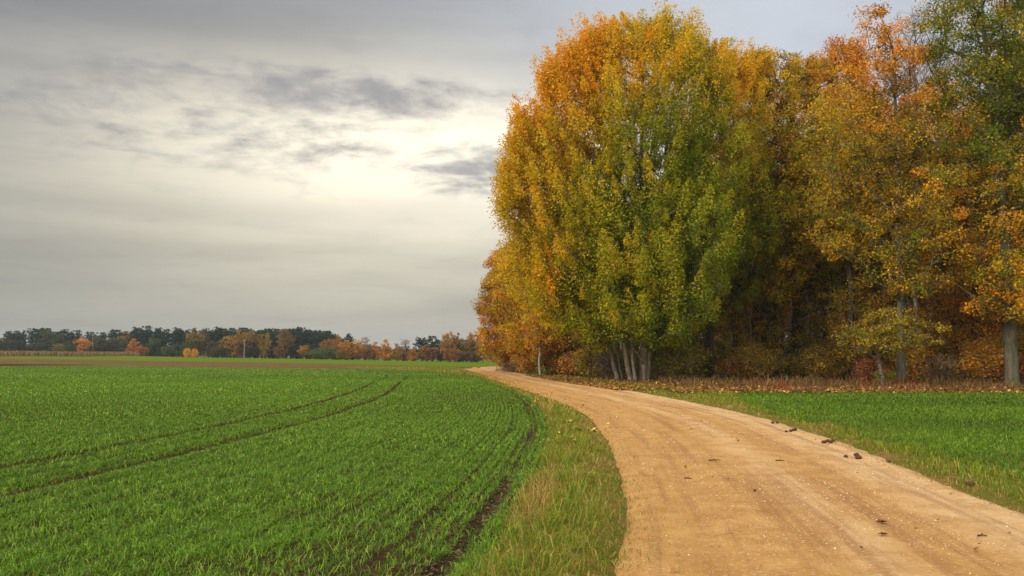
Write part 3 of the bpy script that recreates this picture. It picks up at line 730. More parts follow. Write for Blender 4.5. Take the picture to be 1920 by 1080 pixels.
# --- left of the poplars: orange maples along the road
m1 = tree('maple_tree', 1022, 84, 'orange gold maple leaning over the road next to the poplars', top=17,
    rb=0.2, seed=113, prof=[(1.5, 0, 0, 2.6), (4, -0.4, 0, 4.3), (8, -0.8, 0, 4.8), (12, -0.6, 0, 4.0), (15.5, -0.2, 0, 1.8)],
    ncl=400, per=150, rad=0.85, size=0.155, cols=[(0.66, 0.30, 0.02), YE, GO, OL, (0.5, 0.16, 0.03)], wf=const(0.6, 0.35, 0.7, 0.4, 0.15), up=0.4, flat=0.8, lump=0.45, group='orange maples along the road')
m2 = tree('maple_tree', 962, 98, 'russet orange maple at the left end of the forest edge', top=15.5,
    rb=0.2, seed=121, prof=[(1.2, -0.5, 0, 2.2), (4, -0.7, 0, 4.2), (8, -0.5, 0, 4.4), (11.5, -0.6, 0, 3.4), (14.8, -0.9, 0, 1.5)],
    ncl=380, per=140, rad=0.85, size=0.165, cols=[(0.62, 0.27, 0.02), GO, (0.52, 0.17, 0.025), OL, BR], wf=const(0.65, 0.5, 0.45, 0.25, 0.15), up=0.4, flat=0.8, lump=0.5, group='orange maples along the road')
m3 = tree('maple_tree', 1085, 80, 'dark russet young maple under the left side of the poplars', top=9.5,
    rb=0.11, seed=131, prof=[(1.0, 0, 0, 2.0), (3.5, 0, 0, 3.3), (6.5, 0, 0, 3.2), (9.2, 0, 0, 1.4)],
    ncl=190, per=85, rad=0.75, size=0.17, cols=[(0.30, 0.10, 0.02), BR, GO, RU, OL], wf=const(0.7, 0.6, 0.35, 0.4, 0.2), up=0.4, flat=0.75, lump=0.5, group='orange maples along the road')
m4 = tree('birch_sapling', 1013, 79, 'slim sapling with a crooked pale stem beside the sand road', 'sapling', top=7.2,
    rb=0.085, seed=139, prof=[(2.8, 0, 0, 1.2), (4.5, 0.2, 0, 2.3), (6.8, 0.4, 0, 1.8), (8.6, 0.3, 0, 0.6)],
    ncl=90, per=75, rad=0.6, size=0.16, cols=[OR, YE, GO, OL], wf=const(0.9, 0.5, 0.6, 0.2), up=0.4, flat=0.7, barkm=M_BIRCH)
m5 = tree('sapling', 1683, 47.5, 'low yellow green sapling spreading in front of the grey beech trunk', 'sapling', top=4.3,
    rb=0.03, seed=143, prof=[(2.0, 0.3, 0, 0.9), (2.8, 0.2, 0, 2.3), (3.8, 0.7, 0, 1.9), (5.0, 0.5, 0, 0.5)], base=at(1652, 50),
    ncl=90, per=70, rad=0.62, size=0.11, cols=[(0.42, 0.33, 0.015), OL, (0.17, 0.22, 0.014)], wf=const(0.6, 0.6, 0.4), up=0.2, flat=0.45, lump=1.0, shell=0.7)

for ch in m5.children: ch.color = (0.95, 0.88, 1, 1)
# --- generic forest trees (each copied with its parts)
def proto(name, seed, cols, wf, top=19, r0=3.6, low=8.0, ncl=230, per=105, barkm=None, flat=0.8, size=0.17, rb=0.12):
    return tree(name, 0, 0, 'x', top=top, rb=rb, seed=seed, base=(0, -500, 0),
                prof=[(low, 0, 0, r0 * 0.45), (low + (top - low) * 0.3, 0, 0, r0), (low + (top - low) * 0.7, 0, 0, r0 * 0.9), (top, 0, 0, r0 * 0.3)],
                ncl=ncl, per=per, rad=0.95, size=size, cols=cols, wf=wf, barkm=barkm, flat=flat, lump=0.55, up=0.45)
pr_gold = proto('forest_tree', 151, [GO, OL, YE, GR], const(0.7, 0.7, 0.15, 0.35), barkm=M_BARKD)
pr_or = proto('forest_tree', 157, [OR, GO, RU, BR], const(0.6, 0.7, 0.3, 0.3), barkm=M_BARKD)
pr_birch = proto('birch_tree', 163, [OL, GO, GR, BR], const(0.6, 0.5, 0.4, 0.2), top=20, r0=2.2, low=9, ncl=120, per=95, barkm=M_BIRCH, rb=0.085)
pr_back = proto('forest_tree', 167, [GO, OL, OR, BR], const(0.6, 0.6, 0.3, 0.3), top=18, low=1.5, r0=4.0, ncl=250, per=60, size=0.24, barkm=M_BARKD)
def far_shape(seed, sg): pass
r = R(77)
GNAMES = []
def place(src, px, d, sc, label, color=None, group=None, rz=None):
    return copy_thing(src, at(px, d), r.rand() * 6.28 if rz is None else rz, sc, label, color, group)
# trees one can make out at the forest edge
place(pr_gold, 1600, 62, 1.2, 'golden olive tree filling the gap left of the grey beech', (1.05, 1.0, 1))
place(pr_gold, 1550, 67, 0.95, 'low olive gold tree standing right behind the oak', (0.95, 1.0, 1))
place(pr_gold, 1420, 78, 1.2, 'olive gold tree behind the gap between poplar and oak', (0.9, 0.9, 1))
pr_mid = proto('young_tree', 169, [GO, OL, GR, BR], const(0.6, 0.8, 0.35, 0.2), top=9.5, low=1.8, r0=2.4, ncl=75, per=60, size=0.125, barkm=M_BARKD, rb=0.06, flat=0.55)
for px, d, sc_t in [(1108, 70, 0.8), (1300, 72, 0.85), (1378, 68, 0.95), (1455, 66, 0.75), (1540, 66, 0.9), (1610, 60, 0.9), (1640, 63, 1.0),
                    (1715, 62, 1.0), (1748, 58, 0.85), (1800, 60, 0.95), (1848, 57, 0.9), (1950, 58, 1.0), (2010, 55, 1.0)]:
    copy_thing(pr_mid, at(px, d), r.rand() * 6.28, (sc_t, sc_t, sc_t * r.uniform(0.85, 1.2)), 'slim young olive gold tree filling in between trunks at the forest edge',
               (0.7 + 0.3 * r.rand() + (0.15 if px > 1690 else 0), 0.7 + 0.15 * r.rand() - (0.12 if px > 1690 else 0), 1), 'young trees along the forest edge')
place(pr_gold, 1378, 70, 0.95, 'olive tree low between the golden poplar and the oaks', (1.1, 1.1, 1))
place(pr_gold, 1468, 67, 0.85, 'short gold leaved tree left of the mossy oak trunk', (1.2, 1.1, 1))
place(pr_or, 1830, 62, 1.1, 'rust orange tree left of the massive beech', (0.85, 0.75, 0.9))
place(pr_gold, 1975, 58, 1.4, 'olive tree at the right edge behind the massive beech', (0.8, 0.9, 1))
place(pr_gold, 1265, 80, 1.05, 'dark trunked forest tree right behind the huge poplar', (0.7, 0.8, 1))
place(pr_gold, 1120, 88, 1.0, 'olive forest tree behind the leaning poplar stems', (0.8, 0.8, 1))
place(pr_birch, 1398, 72, 1.0, 'white stemmed birch between the golden poplar and the oak', (0.8, 0.75, 1))
place(pr_birch, 1513, 74, 1.0, 'white birch stem close behind the dark oak trunk', (0.8, 0.75, 1))
place(pr_birch, 1726, 60, 0.95, 'pale birch stem right of the grey beech trunk', (0.8, 0.75, 1))
# the crowd of stems deeper in the wood
DEEP = 'one of many dim stems standing deep inside the autumn wood'
for row, (d, n, x0, x1) in enumerate([(74, 15, 1240, 2080), (82, 22, 1180, 2080), (90, 20, 1010, 2080), (101, 16, 1000, 2060), (114, 18, 975, 2050), (130, 18, 975, 2050), (150, 16, 985, 2040)]):
    for i in range(n):
        px = x0 + (x1 - x0) * (i + 0.5 + 0.7 * (r.rand() - 0.5)) / n
        k = r.rand(); src = pr_gold if k < (0.22 if d < 85 else 0.5) else pr_or if k < (0.32 if d < 85 else 0.66) else pr_birch
        if d > 95 and r.rand() < 0.65: src = pr_back
        s_ = (0.80 + 0.25 * r.rand()) * (1 + (d - 80) / 300)
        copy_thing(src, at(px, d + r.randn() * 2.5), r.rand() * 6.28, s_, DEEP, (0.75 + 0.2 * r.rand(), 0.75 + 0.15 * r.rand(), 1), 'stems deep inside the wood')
for p_ in (pr_gold, pr_or, pr_birch):
    pass

# --- shrubs and undergrowth
def shrub(name, seed, h, rr, cols, wf, ncl, per, size=0.12, twigm=None):
    rs = R(seed); root = empty(name, (0, -500, 0))
    cen, _ = envelope(seed, ncl, [(h * 0.15, 0, 0, rr * 0.6), (h * 0.5, 0, 0, rr), (h * 0.8, 0, 0, rr * 0.8), (h, 0, 0, rr * 0.35)], 0.6, 0.9)
    st = []
    for k in range(7):
        a = rs.rand() * 6.28; q_ = rs.rand() * rr * 0.25
        st.append((stem(seed + k, (q_ * math.cos(a), q_ * math.sin(a), -0.05), (rr * 0.6 * math.cos(a), rr * 0.6 * math.sin(a), h * (0.6 + 0.4 * rs.rand())), 8, 0.2), 0.02, 0.006))
    V, q, _, _ = grow(seed, st, cen, up=0.6, seg=0.4, rt=0.006, pw=0.35, tw=0.35)
    link('stems', mesh('stems', V, q, smooth=True), twigm or M_TWIG, root)
    LV, Lq, Lc, _ = leaves(seed + 7, cen, per, 0.55, size, palfun(cols, wf), 0.8)
    link('foliage', mesh('foliage', LV, Lq, col=Lc), M_LEAF, root)
    tag(root, 'x', 'shrub'); return root
sh_a = shrub('shrub', 171, 2.6, 1.7, [OL, GR, BR, GO], const(0.5, 0.4, 0.4, 0.3), 120, 20, 0.13)
sh_b = shrub('shrub', 173, 2.0, 1.5, [RU, BR, OR, GO], const(0.6, 0.5, 0.4, 0.3), 110, 20, 0.12)
sh_c = shrub('shrub', 179, 3.2, 1.9, [GO, OR, OL, BR], const(0.7, 0.4, 0.5, 0.2), 150, 22, 0.13)
sh_t = shrub('shrub', 181, 2.6, 1.9, [BR, OL, (0.16, 0.10, 0.05)], const(0.5, 0.2, 0.5), 190, 7, 0.11)
def ps(src, px, d, sc, label, color=None, group=None):
    if not hasattr(sc, '__len__'): sc = (sc * 1.35, sc * 1.2, sc * r.uniform(0.85, 1.2))
    c_ = copy_thing(src, at(px, d), r.rand() * 6.28, sc, label, color, group); return c_
ps(sh_t, 950, 104, (1.3, 1.3, 1.0), 'bare brown twiggy shrub where the road leaves the forest edge')
ps(sh_t, 972, 96, (1.2, 1.2, 1.0), 'second bare brown shrub, right of the one at the forest corner')
ps(sh_c, 992, 90, 1.0, 'orange shrub left of the pale crooked sapling', (1.1, 0.9, 1))
ps(sh_a, 1045, 82, 1.0, 'olive and brown shrub right of the pale crooked sapling')
ps(sh_b, 1080, 76, 1.0, 'rust brown shrub at the foot of the dark russet maple')
ps(sh_a, 1118, 71, 1.0, 'olive shrub just left of the leftmost slim poplar', (1.0, 1.0, 1))
ps(sh_t, 1140, 66, 0.9, 'thin brown shrub in front of the leftmost slim poplar')
ps(sh_a, 1238, 64, 0.85, 'dark olive shrub right of the thick poplar trunk', (0.8, 0.8, 1))
ps(sh_a, 1290, 66, 0.9, 'dark leafy shrub below the golden poplar', (0.75, 0.8, 1))
ps(sh_c, 1345, 68, 0.9, 'olive yellow shrub at the foot of the golden poplar', (0.7, 0.85, 1))
ps(sh_a, 1410, 66, 0.85, 'green shrub between the golden poplar and the oak', (0.8, 0.95, 1))
ps(sh_a, 1470, 67, 0.8, 'olive shrub just left of the oak trunk', (0.8, 0.9, 1))
ps(sh_c, 1545, 62, 0.8, 'golden leaved shrub just right of the oak trunk', (0.75, 0.8, 1))
ps(sh_b, 1632, 55, 0.75, 'red brown shrub left of the grey beech trunk', (0.6, 0.45, 0.8))
ps(sh_a, 1655, 54, 0.38, 'small yellow green bush at the grey beech foot', (1.1, 1.5, 1))
ps(sh_c, 1725, 58, 0.9, 'orange brown shrub right of the grey beech trunk', (0.8, 0.65, 1))
ps(sh_t, 1770, 55, 0.75, 'leafless brown shrub before the greenish maple trunk')
ps(sh_c, 1835, 55, 0.95, 'tall orange gold shrub left of the massive beech trunk', (0.95, 0.8, 1))
ps(sh_b, 1925, 54, 1.0, 'rust orange shrub right of the massive beech trunk', (0.95, 0.8, 1))
UG = 'dim undergrowth shrub among the stems inside the wood'
for row, (d, n, x0, x1) in enumerate([(63, 10, 1240, 2000), (69, 17, 1110, 2050), (76, 18, 1075, 2050), (84, 20, 1060, 2060), (95, 20, 1010, 2050), (108, 20, 990, 2050), (125, 20, 975, 2050)]):
    for i in range(n):
        px = x0 + (x1 - x0) * (i + 0.5 + 0.8 * (r.rand() - 0.5)) / n; k = r.rand()
        src = sh_a if k < 0.62 else sh_c if k < 0.9 else sh_b
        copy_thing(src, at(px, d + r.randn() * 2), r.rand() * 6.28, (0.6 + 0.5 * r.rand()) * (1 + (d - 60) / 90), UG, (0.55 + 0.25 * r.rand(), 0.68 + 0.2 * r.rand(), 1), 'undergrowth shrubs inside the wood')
# remove the prototypes themselves
for o in (pr_gold, pr_or, pr_birch, pr_back, pr_mid, sh_a, sh_b, sh_c, sh_t):
    for ch in list(o.children): bpy.data.objects.remove(ch)
    bpy.data.objects.remove(o)

# dry stalks, red bramble and fallen leaves along the forest edge (uncountable)
rs = R(501)
n = 22000; px_ = rs.uniform(930, 2060, n); f_ = rs.rand(n)
dn = np.interp(px_, [930, 1010, 1080, 1160, 1250, 1350, 2100], [108, 84, 72, 60, 52, 45.5, 43]); d_ = dn + f_ ** 1.4 * 14
x = np.array([px_dir(p, 690)[0] / px_dir(p, 690)[1] for p in px_]) * d_; y = d_
hh_ = (0.15 + 0.85 * rs.rand(n) ** 2.2) * (0.15 + 1.5 * sstep((VN.fbm(x * 0.7, y * 0.5, o=4) - 0.3) / 0.4)) * np.clip((d_ - dn) / 5 + 0.12, 0.12, 0.8)
redm = sstep((VN.fbm(x * 0.25 + 40, y * 0.2) - 0.45) / 0.12) * (px_ > 1380)
col = np.where((rs.rand(n) < redm * 0.75)[:, None], pal(rs, n, [(0.26, 0.045, 0.03), (0.30, 0.08, 0.03)], 0.2),
               pal(rs, n, [(0.20, 0.105, 0.035), (0.13, 0.07, 0.025), (0.30, 0.17, 0.06), (0.11, 0.11, 0.022)], 0.25))
V, q, t3, K = blades(np.stack([x, y, hgt(x, y) + 0.02], 1), hh_ * 0.8, np.full(n, 0.026), 0.3 + 1.5 * rs.rand(n), col, 503)
tag(link('undergrowth', mesh('undergrowth', V, q, t3, K), M_DRY), 'dry brown stalks and red brambles along the forest edge', 'undergrowth', kind='stuff')
def litter(name, x, y, seed, size, label, cols, wts, zf):
    rr_ = R(seed); n = len(x)
    a = rr_.rand(n) * 6.28; s_ = size * (0.6 + 0.8 * rr_.rand(n)); tx = rr_.randn(n, 2) * 0.35
    A = np.stack([np.cos(a), np.sin(a), tx[:, 0]], 1) * s_[:, None]; Bq = np.stack([-np.sin(a), np.cos(a), tx[:, 1]], 1) * s_[:, None] * 0.75
    P = np.stack([x, y, zf(x, y) + 0.25 * s_ + 0.012], 1)
    V = np.stack([P - A * .5, P + Bq * .5, P + A * .6, P - Bq * .5], 1).reshape(-1, 3)
    q = np.arange(n)[:, None] * 4 + np.arange(4)[None]
    K = np.repeat(pal(rr_, n, cols, 0.2, wts), 4, 0)
    tag(link(name, mesh(name, V, q, col=K), M_DRY), label, 'leaves', kind='stuff')
LC = [(0.46, 0.24, 0.035), (0.27, 0.12, 0.025), (0.15, 0.075, 0.025), (0.58, 0.38, 0.09)]
n = 12000; y = 42 + 36 * rs.rand(n) ** 1.3; xr = ex(E_ROADR, y)
x = xr + np.where(rs.rand(n) < 0.6, np.abs(rs.randn(n)) * 2.2 - 0.9, rs.rand(n) * 9)
w_ = rs.rand(n) < 0.30; x = np.where(w_, 8 + rs.rand(n) ** 1.8 * 26, x); y = np.where(w_, 38.5 + np.abs(rs.randn(n)) * 4.5, y)
def zmix(x, y): return np.where(x < ex(E_ROADR, y), roadz(x, y), 0.045) + hgt(x, y)
litter('fallen_leaves', x, y, 521, 0.13, 'yellow and orange leaves fallen on the verge below the poplars', LC, [0.20, 0.30, 0.42, 0.08], zmix)
n = 2600; y = 12 + 85 * rs.rand(n) ** 0.8; s_ = rs.rand(n); l = ex(E_FIELD, y); rd = ex(E_ROADL, y)
x = l + (rd - l) * s_ ** 0.8 + rs.randn(n) * 0.4; x = np.minimum(x, rd + 0.5); ok = rs.rand(n) < np.clip(y / 60, 0.05, 1)
litter('fallen_leaves', x[ok], y[ok], 523, 0.075, 'scattered yellow leaves in the rough grass left of the road', LC, [0.4, 0.2, 0.1, 0.3], lambda a, b_: hgt(a, b_) + 0.12)
n = 420; y = 6 + 70 * rs.rand(n); k = rs.rand(n); x = ex(E_ROADL, y) * (1 - k) + ex(E_ROADR, y) * k
litter('fallen_leaves', x, y, 525, 0.045, 'small dry brown leaf bits strewn over the sand road', [(0.14, 0.07, 0.025), (0.36, 0.16, 0.04), (0.08, 0.05, 0.02)], [0.5, 0.3, 0.2], lambda a, b_: roadz(a, b_))

# gravel on the road
def stones(name, x, y, z, s, seed, cols, wts, m, label, cat, parent=None, kind='stuff'):
    rr_ = R(seed); n = len(x)
    O = np.array([(1, 0, 0), (-1, 0, 0), (0, 1, 0), (0, -1, 0), (0, 0, 1), (0, 0, -1)], float)
    T = np.array([(0, 2, 4), (2, 1, 4), (1, 3, 4), (3, 0, 4), (2, 0, 5), (1, 2, 5), (3, 1, 5), (0, 3, 5)])
    a = rr_.rand(n) * 6.28; ca, sa = np.cos(a)[:, None], np.sin(a)[:, None]
    sc = np.stack([s * (0.7 + 0.6 * rr_.rand(n)), s * (0.6 + 0.5 * rr_.rand(n)), s * (0.35 + 0.35 * rr_.rand(n))], 1)
    L = O[None] * sc[:, None] * (1 + 0.25 * rr_.randn(n, 6, 1)).clip(0.6, 1.4)
    V = np.stack([L[..., 0] * ca - L[..., 1] * sa + x[:, None], L[..., 0] * sa + L[..., 1] * ca + y[:, None], L[..., 2] + z[:, None]], -1).reshape(-1, 3)
    t3 = (np.arange(n)[:, None, None] * 6 + T[None]).reshape(-1, 3)
    K = np.repeat(pal(rr_, n, cols, 0.12, wts), 6, 0)
    o = link(name, mesh(name, V, None, t3, K), m, parent); return tag(o, label, cat, kind=kind)
m, t, b = mat('stone', 0.85, 0.3); a_ = t.new('ShaderNodeAttribute', attribute_name='col'); t.l.new(a_.outputs['Color'], b.inputs[0]); M_STONE = m
xs, ys = [], []; ss = []
for k, (r0, r1, dnn, s0) in enumerate([(3.5, 9, 420, 0.0055), (9, 16, 190, 0.0075), (16, 40, 30, 0.012)]):
    x, y = scatter(r0, r1, dnn, 0.0, 0.72, 600 + k); rr_ = R(620 + k)
    u_ = (x - ex(E_ROADL, y)) / (ex(E_ROADR, y) - ex(E_ROADL, y))
    p_ = 0.12 + 0.9 * sstep((VN.fbm(x * 0.8 + 5, y * 0.5, o=3) - 0.42) / 0.15) * np.clip(u_ + 0.15, 0, 1)
    ok = (u_ > 0.01) & (u_ < 1.02) & (rr_.rand(len(x)) < p_); x, y = x[ok], y[ok]
    xs.append(x); ys.append(y); ss.append(s0 * (0.55 + 1.3 * rr_.rand(len(x)) ** 3))
x = np.concatenate(xs); y = np.concatenate(ys); s_ = np.concatenate(ss)
stones('gravel', x, y, roadz(x, y) + s_ * 0.15, s_, 640, [(0.72, 0.60, 0.43), (0.62, 0.44, 0.26), (0.40, 0.27, 0.15), (0.82, 0.76, 0.64)], [0.35, 0.4, 0.15, 0.1], M_STONE,
       'pale grit and small stones loose on the sand road', 'gravel')
# clods of bare earth along the furrow at the edge of the wheat
n = 5200; y = 4 + 20 * rs.rand(n) ** 1.3; so = np.where(rs.rand(n) < 0.6, 0.42 + 0.15 * rs.randn(n), 0.4 + 5 * rs.rand(n)); x = ex(E_FIELD, y) - so
s_ = 0.008 + 0.030 * rs.rand(n) ** 3
stones('clods', x, y, furrow(x, y) + hgt(x, y) + s_ * 0.3, s_, 660, [(0.12, 0.075, 0.04), (0.17, 0.11, 0.055), (0.07, 0.045, 0.025)], None, M_STONE, 'crumbly brown earth clods in the furrow along the wheat', 'soil')

# ------------------------------------------------------------------ horse droppings, twigs on the road
m, t, b = mat('dung', 0.95, 0.1); co = t.new('ShaderNodeTexCoord').outputs['Object']
nn_ = t.noise(co, 60, 5, 0.7); c = t.mix(nn_, (0.035, 0.022, 0.016), (0.14, 0.075, 0.045)); t.l.new(c, b.inputs[0])
bp = t.new('ShaderNodeBump'); bp.inputs['Strength'].default_value = 1.0; bp.inputs['Distance'].default_value = 0.01
t.l.new(nn_, bp.inputs['Height']); t.l.new(bp.outputs[0], b.inputs['Normal']); M_DUNG = m
def lump(seed, s):
    s *= 0.8
    import bmesh
    bm = bmesh.new(); bmesh.ops.create_icosphere(bm, subdivisions=3, radius=1.0); vn = VNoise(seed)
    rr_ = R(seed); sx, sy, sz = s * (1.0 + 0.25 * rr_.rand()), s * (0.8 + 0.2 * rr_.rand()), s * 0.72
    for v in bm.verts:
        k = 1 + 0.35 * (float(vn(v.co.x * 1.6 + 5, v.co.y * 1.6 + 5, v.co.z * 1.6 + 5)) - 0.5) + 0.16 * (float(vn(v.co.x * 5 + 9, v.co.y * 5 + 9, v.co.z * 5 + 9)) - 0.5)
        v.co = Vector((v.co.x * sx * k, v.co.y * sy * k, max(v.co.z, -0.75) * sz * k))
    me = bpy.data.meshes.new('dung_ball'); bm.to_mesh(me); bm.free()
    me.polygons.foreach_set('use_smooth', np.ones(len(me.polygons), bool)); return me
DG_ = 'horse droppings along the right road edge'
def dung(px, py, s, label, seed):
    p_ = ground(px, py); o = link('dung_ball', lump(seed, s), M_DUNG)
    z = float(roadz(np.array([p_[0]]), np.array([p_[1]]))[0])
    o.location = (p_[0], p_[1] + s * 0.5, max(z, 0.02) + s * 0.45); o.rotation_euler = (0, 0, seed * 1.7); tag(o, label, 'horse dropping', DG_)
for i, (px, py, s, lb) in enumerate([
    (1450, 797, 0.055, 'faint dark dropping, left one of the farthest pair at the road edge'),
    (1458, 797, 0.055, 'faint dark dropping, right one of the farthest pair at the road edge'),
    (1475, 812, 0.045, 'small dropping lying left of two touching ones, second group from the forest'),
    (1483.5, 812, 0.06, 'middle dropping of the three in the second group from the forest'),
    (1490.5, 811, 0.065, 'right and largest dropping of the three in the second group from the forest'),
    (1546, 834, 0.06, 'leftmost dropping of the heap of four at the road edge'),
    (1553.5, 832.5, 0.055, 'dropping standing up in the heap of four at the road edge'),
    (1558.5, 835, 0.055, 'front dropping of the heap of four at the road edge'),
    (1563, 832.5, 0.055, 'rightmost dropping of the heap of four at the road edge'),
    (1587, 861.5, 0.045, 'single dark dropping lying alone left of a touching pair'),
    (1607, 858.5, 0.055, 'reddish dropping behind the grey one of the nearest pair'),
    (1611.5, 863.5, 0.06, 'grey rounded dropping in front, of the nearest pair'),
    (1668, 870, 0.04, 'small dark dropping at the grass edge right of the nearest pair'),
    (1820, 914, 0.055, 'flat dark dropping at the grass edge, furthest right of all')]):
    dung(px, py, s, lb, 700 + i)
m, t, b = mat('dead_wood', 0.95, 0.1); b.inputs[0].default_value = (0.07, 0.04, 0.025, 1); M_WOOD = m
m, t, b = mat('dead_leaf', 0.9, 0.1); b.inputs[0].default_value = (0.13, 0.055, 0.022, 1); M_DLEAF = m
def twig(px, py, L, rz, label, seed):
    p_ = ground(px, py); rr_ = R(seed); n = 6; f = np.linspace(-0.5, 0.5, n)
    P = np.stack([f * L, 0.05 * L * rr_.randn(n), 0.012 + 0.01 * rr_.rand(n)], 1)
    A, B_ = P[:-1], P[1:]; ra = np.linspace(0.010, 0.006, n - 1)
    A = np.vstack([A, P[2:3]]); B_ = np.vstack([B_, P[2:3] + np.array([[0.15 * L, 0.12 * L, 0.02]])]); ra = np.append(ra, 0.005)
    V, q = tubes(A, B_, ra, ra * 0.85, 5)
    o = link('twig', mesh('twig', V, q, smooth=True), M_WOOD); z = float(roadz(np.array([p_[0]]), np.array([p_[1]]))[0])
    o.location = (p_[0], p_[1], z); o.rotation_euler = (0, 0, rz); tag(o, label, 'twig', 'twigs lying on the road')
twig(1340, 871, 0.20, 0.05, 'dark broken twig in the middle of the sand road', 801)
twig(1291, 903, 0.10, 0.1, 'short dark twig near the left wheel track', 802)
twig(1463, 872, 0.14, 0.0, 'thin pale brown twig right of the dark broken one', 803)
twig(1842, 1018, 0.08, -0.1, 'small dark twig low at the right of the road', 804)
def curled_leaf(px, py, s, rz, label, seed):
    p_ = ground(px, py); n = 9; u_ = np.linspace(-1, 1, n); P = np.zeros((n, 5, 3))
    for i in range(n):
        wv = (1 - abs(u_[i]) ** 2.2) * 0.5 * (1 + 0.25 * math.sin(u_[i] * 14))
        for j in range(5):
            v_ = (j - 2) / 2; P[i, j] = (u_[i] * s, v_ * wv * s, 0.012 + s * (0.45 * (v_ * wv * 1.8) ** 2 + 0.18 * u_[i] ** 2))
    o = link('dead_leaf', grid_mesh('dead_leaf', P), M_DLEAF); z = float(roadz(np.array([p_[0]]), np.array([p_[1]]))[0])
    o.location = (p_[0], p_[1], z); o.rotation_euler = (0, 0, rz); tag(o, label, 'leaf', 'single dead leaves on the road')
curled_leaf(1654, 993, 0.065, 0.2, 'curled dark brown leaf on the pale gravel, low in the picture', 811)
curled_leaf(1657, 1017, 0.05, -0.1, 'thin orange brown leaf just below the curled dark one', 812)

# ------------------------------------------------------------------ the far side: maize, trees, poles
n = 16000; rs = R(901); px_ = rs.uniform(-420, 338, n); fr = np.interp(px_, [-420, 0, 160, 338], [262, 262, 300, 420])
d_ = fr + rs.rand(n) * 26; x = (px_ - CX) / F * d_; y = d_
V, q, t3, K = blades(np.stack([x, y, hgt(x, y)], 1), 1.5 + 0.7 * rs.rand(n), np.full(n, 0.30), 0.08 + 0.25 * rs.rand(n), pal(rs, n, [(0.24, 0.15, 0.06), (0.18, 0.11, 0.045), (0.28, 0.19, 0.08)], 0.12), 903)
tag(link('maize', mesh('maize', V, q, t3, K), M_DRY), 'dry brown standing maize strip below the far wood', 'maize', kind='stuff')

def fproto(kind, seed):
    """far trees, 10 m high; leaves a hand's breadth of pixels at 300 m"""
    if kind == 'pine': prof = [(2.5, 0, 0, 1.5), (5, 0, 0, 2.3), (7.5, 0, 0, 2.6), (9, 0, 0, 2.0), (10, 0, 0, 0.7)]; a = dict(ncl=85, per=34, rad=0.75, flat=0.6, barkm=M_BARKD, lump=0.6)
    if kind == 'round': prof = [(1.0, 0, 0, 1.8), (3, 0, 0, 3.4), (6, 0, 0, 3.7), (8.5, 0, 0, 2.5), (10, 0, 0, 0.9)]; a = dict(ncl=110, per=34, rad=0.8, flat=0.8, barkm=M_BARKD, lump=0.5)
    if kind == 'cone': prof = [(0.6, 0, 0, 1.9), (2.5, 0, 0, 3.0), (5.5, 0, 0, 2.3), (8, 0, 0, 1.2), (10, 0, 0, 0.3)]; a = dict(ncl=90, per=34, rad=0.65, flat=1.2, barkm=M_BARKD, lump=0.45)
    if kind == 'tall': prof = [(3.0, 0, 0, 1.0), (5, 0, 0, 2.2), (7.5, 0, 0, 2.0), (10, 0, 0, 0.6)]; a = dict(ncl=70, per=32, rad=0.7, flat=0.9, barkm=M_BARK, lump=0.6)
    if kind == 'bare': prof = [(4, 0, 0, 1.2), (7, 0, 0, 2.6), (10, 0, 0, 1.6)]; a = dict(ncl=90, per=3, rad=0.6, flat=0.9, barkm=M_TWIG, lump=0.5)
    if kind == 'bush': prof = [(0.5, 0, 0, 5.5), (4, 0, 0, 7.0), (7.5, 0, 0, 5.6), (10, 0, 0, 1.8)]; a = dict(ncl=130, per=36, rad=1.6, flat=0.9, barkm=M_BARKD, lump=0.3)
    nm = {'pine': 'pine_tree', 'round': 'broadleaf_tree', 'cone': 'conical_tree', 'tall': 'slender_tree', 'bare': 'bare_tree', 'bush': 'bush'}[kind]
    size = 0.55 if kind == 'bush' else 0.34
    return tree(nm, 0, 0, 'x', 'bush' if kind == 'bush' else 'tree', top=10, rb=0.16 if kind != 'bare' else 0.10, seed=seed, base=(0, -500, 0), prof=prof, size=size, cols=[(1, 1, 1), (0.7, 0.75, 0.7), (1.25, 1.15, 1.1)], wf=const(0.5, 0.3, 0.2), rt=0.02, up=0.3, tw=0.3, **a)
FP = {}
for k, sd in (('pine', 1001), ('pine2', 1011), ('round', 1021), ('round2', 1031), ('cone', 1041), ('tall', 1051), ('bare', 1061), ('bush', 1071)):
    FP[k] = fproto(k.rstrip('2'), sd)
def ftree(kind, px, d, ytop, wpx, color, label, group=None, ybase=None):
    b_ = at(px, d); top = zat(ytop, d); h = (top - b_[2]) / 10.0
    basew = {'pine': 5.0, 'pine2': 5.0, 'round': 7.4, 'round2': 7.4, 'cone': 5.6, 'tall': 4.4, 'bare': 5.0, 'bush': 14.0}[kind]
    sw = h if wpx is None else wpx / F * d / basew
    return copy_thing(FP[kind], b_, r.rand() * 6.28, (sw, sw, h), label, color, group)
PI_ = (0.026, 0.055, 0.028); FO = (0.42, 0.17, 0.03); FG = (0.22, 0.145, 0.03); FGR = (0.085, 0.125, 0.03); FBR = (0.19, 0.10, 0.04); FY = (0.58, 0.33, 0.03)
